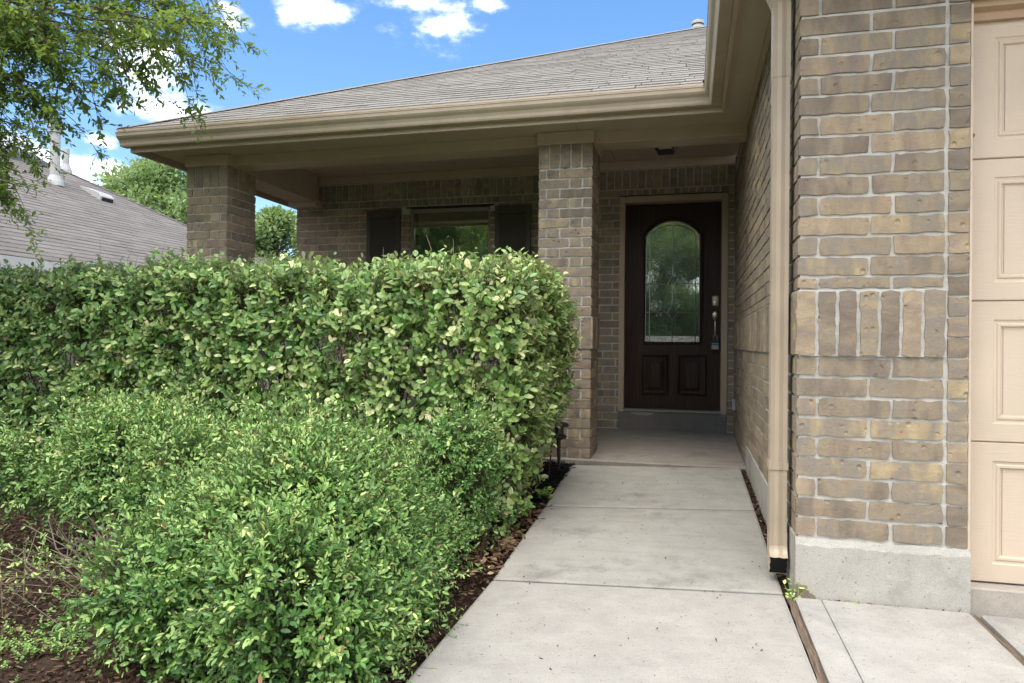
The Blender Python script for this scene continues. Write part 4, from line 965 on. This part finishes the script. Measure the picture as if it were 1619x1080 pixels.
# --- small-leaved shrubs in front
def ell_sdf(c, r, ph, amp=.15):
    c = np.array(c); r = np.array(r)
    def f(P):
        q = (P-c)/r; k = np.linalg.norm(q, axis=1)
        n = amp*(np.sin(P[:, 0]*6.3+ph)*np.sin(P[:, 1]*5.1+2*ph)+.6*np.sin(P[:, 2]*9+P[:, 0]*11+ph)+.5*np.sin(P[:, 1]*13-P[:, 0]*9))
        return (k-1)*r.min() + n*.45
    return f
def holly(label, c, r, n, zcut, ph, tone_shift=0, singles=0, leafs=13, Ll=.0285, ground=-.08, slen=(.08, .21)):
    t = thing('holly_shrub', label, 'shrub', (c[0], c[1], ground), group='small-leaved shrubs in the bed'); TL = np.array(t.location)
    sdf = ell_sdf(c, r, ph); lo_, hi_ = np.array(c)-np.array(r)*1.15, np.array(c)+np.array(r)*1.15; lo_[2] = max(lo_[2], zcut)
    B, G = shell(sdf, lo_, hi_, n, .20, 1.8, 24., .11)
    D = unit(G*.75 + np.array([0, 0, .25]) + RNG.normal(0, .55, B.shape)); ln = RNG.uniform(slen[0], slen[1], len(B))*(1+.8*(RNG.uniform(size=len(B)) < .14))
    P, LD, LN, L, Wd, si = shoots(B, D, ln, leafs, Ll, Ll*.42, .85, opposite=True)
    LN = unit(LN + np.repeat(G, leafs, 0)*1.1 + np.array([0, -.2, .6]))
    k = (np.arange(len(P)) % leafs)/leafs
    tone = np.repeat(spread_rnd(len(B), 0, .8) + .14*np.clip((B[:, 2]-.25)/.3, -.5, 1), leafs)   # paler upward: new growth, plus light from above put into the leaf colour
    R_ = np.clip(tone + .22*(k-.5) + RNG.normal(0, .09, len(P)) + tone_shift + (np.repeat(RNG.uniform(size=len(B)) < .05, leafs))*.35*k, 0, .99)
    R_ = np.where(RNG.uniform(size=len(P)) < .006, 1.0, R_)
    dist = np.linalg.norm(P-np.array(CAM_POS), axis=1); msk = np.ones(len(P), bool)
    if singles:
        ok = np.where((sdf(P) > .02) & (P[:, 2] > .0))[0]; sel = ok[np.argsort((L/dist)[ok])[::-1][:singles*5]]; sel = RNG.permutation(sel)[:singles]; msk[sel] = False
        leaf_objects(sel, P, LD, LN, L, Wd, M_YLEAF1, t)
    V, F = leaf_geo(P[msk], LD[msk], LN[msk], L[msk], Wd[msk])
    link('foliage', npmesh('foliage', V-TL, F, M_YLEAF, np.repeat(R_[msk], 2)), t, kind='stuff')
    V, F = stem_geo(B-D*.08, B+D*ln[:, None], .0011, .0005)
    ys = np.where((sdf(B) > -.07) & (RNG.uniform(size=len(B)) < .05))[0]        # tan young shoots lying over the surface
    if len(ys):
        yd = unit(D[ys] + np.array([.25, -.1, 0]) + RNG.normal(0, .35, (len(ys), 3))); yl = RNG.uniform(.12, .26, len(ys))
        Vy, Fy = stem_geo(B[ys], B[ys]+yd*yl[:, None], .0015, .0008); link('young_shoots', npmesh('young_shoots', Vy-TL, Fy, M_DEADTWIG), t, kind='stuff')
        Py, Dy, Ny, Ly, Wy, _ = shoots(B[ys]+yd*.03, yd, yl, 14, Ll*.8, Ll*.34, .8, opposite=True)
        Vy, Fy = leaf_geo(Py, Dy, unit(Ny*.5+np.array([0, -.2, .9])), Ly, Wy); link('young_leaves', npmesh('young_leaves', Vy-TL, Fy, M_YLEAF, np.repeat(np.clip(RNG.normal(.68+tone_shift, .14, len(Py)), 0, .97), 2)), t, kind='stuff')
    m_ = 160; e0 = B[RNG.integers(0, len(B), m_)]; b0 = np.stack([np.full(m_, c[0]), np.full(m_, c[1]), np.full(m_, ground)], 1) + RNG.normal(0, .09, (m_, 3))*np.array([1, 1, .1]); mid = b0*.5+e0*.5 + RNG.normal(0, .05, (m_, 3)) - np.array([0, 0, .04])
    V2, F2 = stem_geo(b0, mid, .0055, .0035); V3, F3 = stem_geo(mid, e0, .0035, .0018)
    a = len(V); b = a+len(V2)
    link('branches', npmesh('branches', np.concatenate([V, V2, V3])-TL, np.concatenate([F, F2+a, F3+b]), M_TWIG), t, kind='stuff')
    return t
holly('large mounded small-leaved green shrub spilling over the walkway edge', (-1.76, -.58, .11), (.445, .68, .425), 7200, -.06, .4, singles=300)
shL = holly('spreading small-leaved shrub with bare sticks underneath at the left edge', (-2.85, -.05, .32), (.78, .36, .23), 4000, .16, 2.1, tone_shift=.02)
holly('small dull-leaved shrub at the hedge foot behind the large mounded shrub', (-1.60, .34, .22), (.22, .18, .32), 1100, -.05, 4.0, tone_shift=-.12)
# bare sticks under the left shrub and low sprays in front of it
dk = MB(); TL = Vector(shL.location)
for i in range(90):
    b = Vector((-2.70+random.gauss(0, .13), -.36+random.gauss(0, .08), -.06)); a = random.uniform(-2.6, .3); l = random.uniform(.18, .42)
    e = b + Vector((math.cos(a)*l*.7-.08, -abs(math.sin(a))*l*.35+random.uniform(-.05, .15), random.uniform(.10, .34))); mid = b.lerp(e, .5)+Vector((random.gauss(0, .03), random.gauss(0, .03), random.gauss(.02, .02)))
    dk.tube([b-TL, mid-TL, e-TL], [.004, .0028, .0013], 4)
    e2 = mid + Vector((random.gauss(0, .08), random.gauss(0, .05), random.uniform(.02, .12))); dk.tube([mid-TL, e2-TL], [.002, .001], 4)
dk.build('dead_sticks', M_DEADTWIG, shL)
Bs = []; Ds = []
for i in range(60):
    b = Vector((-2.72+random.gauss(0, .26), -.70+random.gauss(0, .10), random.uniform(-.02, .14))); Bs.append(b); Ds.append((random.uniform(-1, .4), random.uniform(-.6, .2), random.uniform(0, .6)))
Bs = np.array(Bs); Ds = unit(np.array(Ds)); ln = RNG.uniform(.08, .2, len(Bs))
P, LD, LN, L, Wd, si = shoots(Bs, Ds, ln, 12, .024, .0095, .85, opposite=True)
V, F = leaf_geo(P, LD, unit(LN+np.array([0, 0, .8])), L, Wd); V2, F2 = stem_geo(Bs-Ds*.12, Bs+Ds*ln[:, None], .0018, .0008)
link('low_sprays', npmesh('low_sprays', V-np.array(TL), F, M_YLEAF, np.repeat(np.clip(RNG.beta(2, 2, len(P))+.1, 0, .97), 2)), shL, kind='stuff')
link('spray_stems', npmesh('spray_stems', V2-np.array(TL), F2, M_DEADTWIG), shL, kind='stuff')

# --- oak whose low branches hang in at the upper left
oak = thing('oak_tree', 'leafy tree hanging its branches into the upper left corner', 'tree', (-6.1, -.5, -.6)); OL = Vector(oak.location)
tk = MB(); tk.tube([OL-OL, Vector((.05, .02, 1.2)), Vector((.1, .1, 2.6)), Vector((.25, .2, 4.0)), Vector((.3, .25, 5.4))], [.17, .14, .12, .08, .03], 12); tko = tk.build('trunk', M_BARK, oak, smooth=True)
limbs = MB(); LB = []; LDi = []
def limb(start, end, sag, nsub, r):
    s_, e_ = Vector(start), Vector(end); pts = []
    for i in range(9):
        t = i/8; p = s_.lerp(e_, t) + Vector((0, 0, sag*math.sin(math.pi*t)*(1-.4*t))) + Vector((random.gauss(0, .02), random.gauss(0, .02), random.gauss(0, .02))); pts.append(p)
    limbs.tube([p-OL for p in pts], [r*(1-.85*i/8)+.0015 for i in range(9)], 6)
    for k in range(nsub):
        t = random.uniform(.25, 1.0)**.8; i = min(7, int(t*8)); p = pts[i].lerp(pts[i+1], t*8-i) if i < 8 else pts[8]
        d = (pts[i+1]-pts[i]).normalized()
        dd = (d*random.uniform(.3, 1.0) + Vector((random.gauss(0, .7), random.gauss(0, .7), random.gauss(-.12, .5)))).normalized(); l = random.uniform(.12, .42)
        q = p + dd*l*.5 + Vector((0, 0, -.02)); e2 = p + dd*l + Vector((0, 0, -.09*l/.3))
        limbs.tube([p-OL, q-OL, e2-OL], [.0028, .002, .001], 4)
        for j in range(6):
            t2 = random.uniform(.25, 1); b = p.lerp(e2, t2); LB.append(tuple(b)); d2 = dd*.6 + Vector((random.gauss(0, .5), random.gauss(0, .5), random.gauss(-.25, .35))); LDi.append(tuple(d2.normalized()))
        LB.append(tuple(e2)); LDi.append(tuple((dd+Vector((0, 0, -.4))).normalized()))
def tgt(px, py, dist): return CAM_POS + ray(px, py)*dist
fork = OL + Vector((.1, .1, 3.4)); fork2 = OL + Vector((.2, .2, 4.2)); fork3 = OL + Vector((.08, .08, 2.6))
for (px, py, dist, sag, nsub) in ((345, 45, 4.3, .16, 40), (300, 80, 4.4, .15, 40), (350, 5, 4.6, .2, 40), (320, 20, 4.5, .15, 40), (240, 40, 4.0, .15, 40), (290, -60, 4.5, .2, 40), (200, 110, 4.3, .12, 34), (170, 60, 4.6, .12, 44), (150, 155, 4.2, .10, 16), (110, 120, 4.5, .1, 30), (90, 60, 4.1, .1, 44), (80, 165, 4.5, .08, 16), (45, 130, 4.2, .08, 50), (30, 60, 4.6, .1, 50), (20, 200, 4.4, .06, 44), (60, -60, 4.3, .15, 60), (170, -60, 4.4, .15, 60), (-60, 100, 4.5, .1, 70), (-60, 0, 4.8, .1, 70)):
    limb(fork if py > 0 else fork2, tgt(px, py, dist), sag, nsub, .012)
for (px, py, dist, sag, nsub) in ((40, 290, 4.1, .10, 12), (5, 285, 4.0, .1, 18), (-40, 260, 4.2, .1, 40), (15, 325, 4.15, .12, 8), (-10, 235, 4.3, .1, 24)):
    limb(fork3, tgt(px, py, dist), sag, nsub, .010)
for k in range(34):
    a = random.uniform(0, 6.28); rr_ = random.uniform(.9, 2.1); e = fork2 + Vector((math.cos(a)*rr_, math.sin(a)*rr_, random.uniform(.2, 1.9)))
    limb(fork2, e, .1, 34, .03)
limbs.build('limbs', M_BARK, oak)
LB = np.array(LB); LDi = np.array(LDi); ln = RNG.uniform(.07, .17, len(LB))
P, LD, LN, L, Wd, si = shoots(LB, LDi, ln, 7, .045, .0195, .75)
LN = unit(LN*.6 + np.array([0, 0, .9])); R_ = np.clip(np.repeat(spread_rnd(len(LB), 0, .9), 7)+RNG.normal(0, .1, len(P)), 0, 1)
V, F = leaf_geo(P, LD, LN, L, Wd); OLn = np.array(OL)
V2, F2 = stem_geo(LB, LB+LDi*ln[:, None], .0013, .0007)
link('crown', npmesh('crown', V-OLn, F, M_OAK, np.repeat(R_, 2)), oak, kind='stuff')
link('twigs', npmesh('twigs', V2-OLn, F2, M_BARK), oak, kind='stuff')

# --- trees farther off: lobed crowns of leaf sprays on a branching trunk
def far_tree(name, label, base, height, rad, nclump, leaf, mat, ph, low=.25, group=None):
    t = thing(name, label, 'tree', base, group=group); rs = random.Random(ph); b = Vector(base)
    tr = MB(); tr.tube([(0, 0, -.3), (.05, 0, height*.25), (.1, .1, height*.55), (.05, .15, height*.9)], [height*.028, height*.022, height*.014, .02], 10)
    cl = []
    for i in range(nclump):
        a = rs.uniform(0, 6.28); h = rs.uniform(low, 1); prof = math.sin(math.pi*min(1, (h-low)/(1-low)*.86+.14))**.6
        r = rad*prof*math.sqrt(rs.uniform(.15, 1)); c = Vector((math.cos(a)*r, math.sin(a)*r, height*h*.95)); cl.append((c, rad*rs.uniform(.16, .30)))
        z0 = max(height*.2, c.z-r*.8); tr.tube([(.05, .05, min(z0, height*.8)), tuple(Vector((c.x*.5, c.y*.5, (z0+c.z)/2+.1))), tuple(c)], [height*.008, height*.005, .008], 5)
    tr.build('trunk', M_BARK, t, smooth=True)
    per = 230; C_ = np.array([c[0] for c in cl]); Rr = np.array([c[1] for c in cl])
    off = unit(RNG.normal(size=(nclump, per, 3)))*(RNG.uniform(.1, 1, (nclump, per, 1))**.5)*Rr[:, None, None]*np.array([1, 1, .75])
    P = (C_[:, None]+off).reshape(-1, 3); D = unit(off.reshape(-1, 3)+RNG.normal(0, .04, (len(P), 3))*rad + np.array([0, 0, .1])); 
    N = unit(unit(off.reshape(-1, 3))*.6 + np.array([0, 0, .8]) + RNG.normal(0, .45, (len(P), 3)))
    D2 = unit(RNG.normal(size=P.shape)+D); sz = RNG.uniform(.6, 1.2, len(P))
    V, F = leaf_geo(P, D2, N, leaf*sz, leaf*.55*sz)
    R_ = np.clip(np.repeat(RNG.uniform(.15, .75, nclump), per)+RNG.normal(0, .15, len(P)), 0, 1)
    link('crown', npmesh('crown', V, F, mat, np.repeat(R_, 2)), t, kind='stuff')
    return t
def along(px, py, dist): return CAM_POS + ray(px, py)*dist
c = along(262, 330, 21); far_tree('background_tree', 'pale green tree between the neighbouring roof and the porch column', (c.x, c.y, -.6), 7.0, 2.7, 190, .13, M_FARLEAF, 3)
c = along(430, 360, 22); far_tree('background_tree', 'green tree seen under the eave left of the porch wall', (c.x, c.y, -.6), 5.8, 2.1, 120, .13, M_FARLEAF, 5, .15)
G_ = 'trees across the street'
for i, (x, y, h, r) in enumerate(((-1.8, -23, 9.5, 4.2), (4.2, -25, 8.5, 3.8), (-9.5, -22, 9, 4.3), (-16, -26, 10, 4.6), (10.5, -24, 9, 4))):
    far_tree('street_tree', ('leafy tree across the street, straight behind the camera', 'leafy tree across the street, opposite the garage pier', 'leafy tree across the street, reflected in the porch window', 'tallest tree across the street, far down past the oak', 'leafy tree across the street, beyond the driveway')[i], (x, y, -.1), h*.8, r, 130, .26, M_FARLEAF, 20+i, .16, G_)

# ------------------------------------------------------------------ bed surface, litter and small things
def scatter_chips(name, n, area, zf, size, mat, flat=.5, label=None, mask=None):
    x0, x1, y0, y1 = area; P = np.stack([RNG.uniform(x0, x1, n), RNG.uniform(y0, y1, n)], 1)
    if mask is not None: P = P[mask(P)]
    n = len(P); z = np.array([zf(a, b) for a, b in P]); P = np.column_stack([P, z + RNG.uniform(.002, .014, n)])
    D = unit(np.column_stack([RNG.normal(size=(n, 2)), RNG.normal(0, .25, n)])); N = unit(np.column_stack([RNG.normal(0, flat, (n, 2)), np.ones(n)])); L = size[0]*RNG.uniform(.5, 1.5, n); Wd = size[1]*RNG.uniform(.5, 1.5, n)
    V, F = leaf_geo(P, D, N, L, Wd)
    o = link(name, npmesh(name, V, F, mat, np.repeat(RNG.uniform(0, 1, n), 2)), kind='stuff'); o['label'] = label; o['category'] = name.replace('_', ' '); return o
scatter_chips('bark_mulch', 24000, (-4.2, -1.17, -1.9, .5), ground_z, (.024, .008), M_MULCH, .45, 'dark brown bark mulch covering the planting bed')
scatter_chips('dry_leaves', 170, (-4.2, -1.17, -1.8, .6), ground_z, (.050, .024), M_LITTER, .3, 'fallen dry brown leaves lying on the mulch bed')
scatter_chips('dry_leaf_drift', 520, (-1.42, -1.20, .05, 1.3), lambda x, y: -.055+.02*max(0, y), (.036, .019), M_LITTER, .5, 'drift of curled brown leaves along the walkway edge by the hedge')
scatter_chips('black_mulch', 5200, (-1.75, -1.26, 1.35, 2.49), lambda x, y: -.03+.022*y, (.035, .012), M_BLACKMULCH, .5, 'black mulch at the foot of the porch column')
bmb = MB(); bmb.add([(-1.8, 1.2, -.02), (-1.25, 1.2, -.035), (-1.275, 2.483, .015), (-1.8, 2.483, .02)], [(0, 1, 2, 3)]); bmb.build('mulch_bed', simple('black_soil', (.012, .011, .011), .95, .3, 60, .02, 80), kind='structure')
gs = MB(); gs.add([(-.043, .02, -.015), (-.006, .02, -.015), (-.006, 2.48, .045), (-.043, 2.48, .045)], [(0, 1, 2, 3)]); gs.add([(-.04, -.03, -.03), (.585, -.03, -.03), (.585, .01, -.03), (-.04, .01, -.03)], [(0, 1, 2, 3)]); gs.build('dirt_gap', M_SOIL, kind='structure')
scatter_chips('gap_litter', 900, (-.044, -.006, .22, 2.47), lambda x, y: -.014+.024*y, (.020, .009), M_MULCH, .6, 'dark leaf debris in the gap along the recess wall')
scatter_chips('joint_litter', 260, (-.03, .58, -.023, -.012), lambda x, y: -.016, (.022, .009), M_LITTER, .5, 'brown debris in the joint under the garage footing')
scatter_chips('walk_specks', 230, (-1.1, -.1, -1.1, 2.3), lambda x, y: (.004+(x+.04)*.04) + .028*max(0, y)+.001, (.014, .004), M_MULCH, .1, 'scattered dark leaf specks on the concrete walk')

def sprout(label, base, n, h, leafL, spread, tone, group=None):
    t = thing('weed', label, 'weed', base, group=group); Bs = np.zeros((n, 3))+RNG.normal(0, spread*.25, (n, 3))*np.array([1, 1, 0]); Ds = unit(np.column_stack([RNG.normal(0, .45, (n, 2)), np.ones(n)])); ln = RNG.uniform(.5, 1, n)*h
    P, LD, LN, L, Wd, si = shoots(Bs, Ds, ln, 4, leafL, leafL*.72, 1.05); LN = unit(LN*.4+np.array([0, -.3, 1]))
    V, F = leaf_geo(P, LD, LN, L, Wd); link('leaves', npmesh('leaves', V, F, M_YLEAF, np.repeat(np.clip(tone+RNG.normal(0, .08, len(P)), 0, .97), 2)), t, kind='stuff')
    V, F = stem_geo(Bs, Bs+Ds*ln[:, None], .0013, .0008); link('stems', npmesh('stems', V, F, M_YLEAF, np.full(len(F), .7)), t, kind='stuff')
    return t
sprout('yellow-green weed sprouting beside the downspout outlet', (-.018, -.02, -.02), 7, .11, .020, .05, .88)
sprout('tiny green weed in the joint below the garage footing', (.20, -.02, -.02), 7, .035, .013, .08, .55)
sprout('small broad-leaved seedling at the walkway edge by the black mulch', (-1.27, 1.42, -.01), 9, .09, .045, .10, .72)
wp = [(random.gauss(-2.5, .15), random.gauss(-.98, .09)) for _ in range(150)]
wc = thing('weed', 'low patch of tiny green weeds on the bare mulch', 'weed', (-2.35, -.95, -.075)); Bs = np.array([(x+2.35, y+.95, 0) for x, y in wp]); Ds = unit(np.column_stack([RNG.normal(0, .5, (150, 2)), np.ones(150)])); ln = RNG.uniform(.02, .06, 150)
P, LD, LN, L, Wd, si = shoots(Bs, Ds, ln, 8, .012, .009, 1.1); V, F = leaf_geo(P, LD, unit(LN*.4+np.array([0, 0, 1])), L, Wd); link('leaves', npmesh('leaves', V, F, M_YLEAF, np.repeat(np.clip(RNG.normal(.50, .1, len(P)), 0, .95), 2)), wc, kind='stuff')

pl = thing('path_light', 'black plastic path light on a stake beside the porch column', 'path light', (-1.325, 2.20, .015))
q = MB(); q.tube([(0, 0, -.05), (0, 0, .10), (-.004, 0, .245)], [.008, .012, .017], 10); q.build('stake', M_BLACK, pl)
q = MB(); q.lathe((0, 0, 0), [(.018, .235), (.052, .248), (.058, .262), (.052, .272), (.040, .276), (.036, .28)], 18); q.build('lamp_base', M_BLACK, pl)
q = MB(); q.lathe((0, 0, 0), [(.034, .279), (.036, .335)], 16); q.build('lens', simple('smoky_lens', (.05, .05, .048), .2), pl)
q = MB(); q.lathe((0, 0, 0), [(.036, .333), (.072, .338), (.074, .346), (.060, .360), (.030, .368), (.004, .369)], 18); q.build('lamp_cap', M_BLACK, pl)
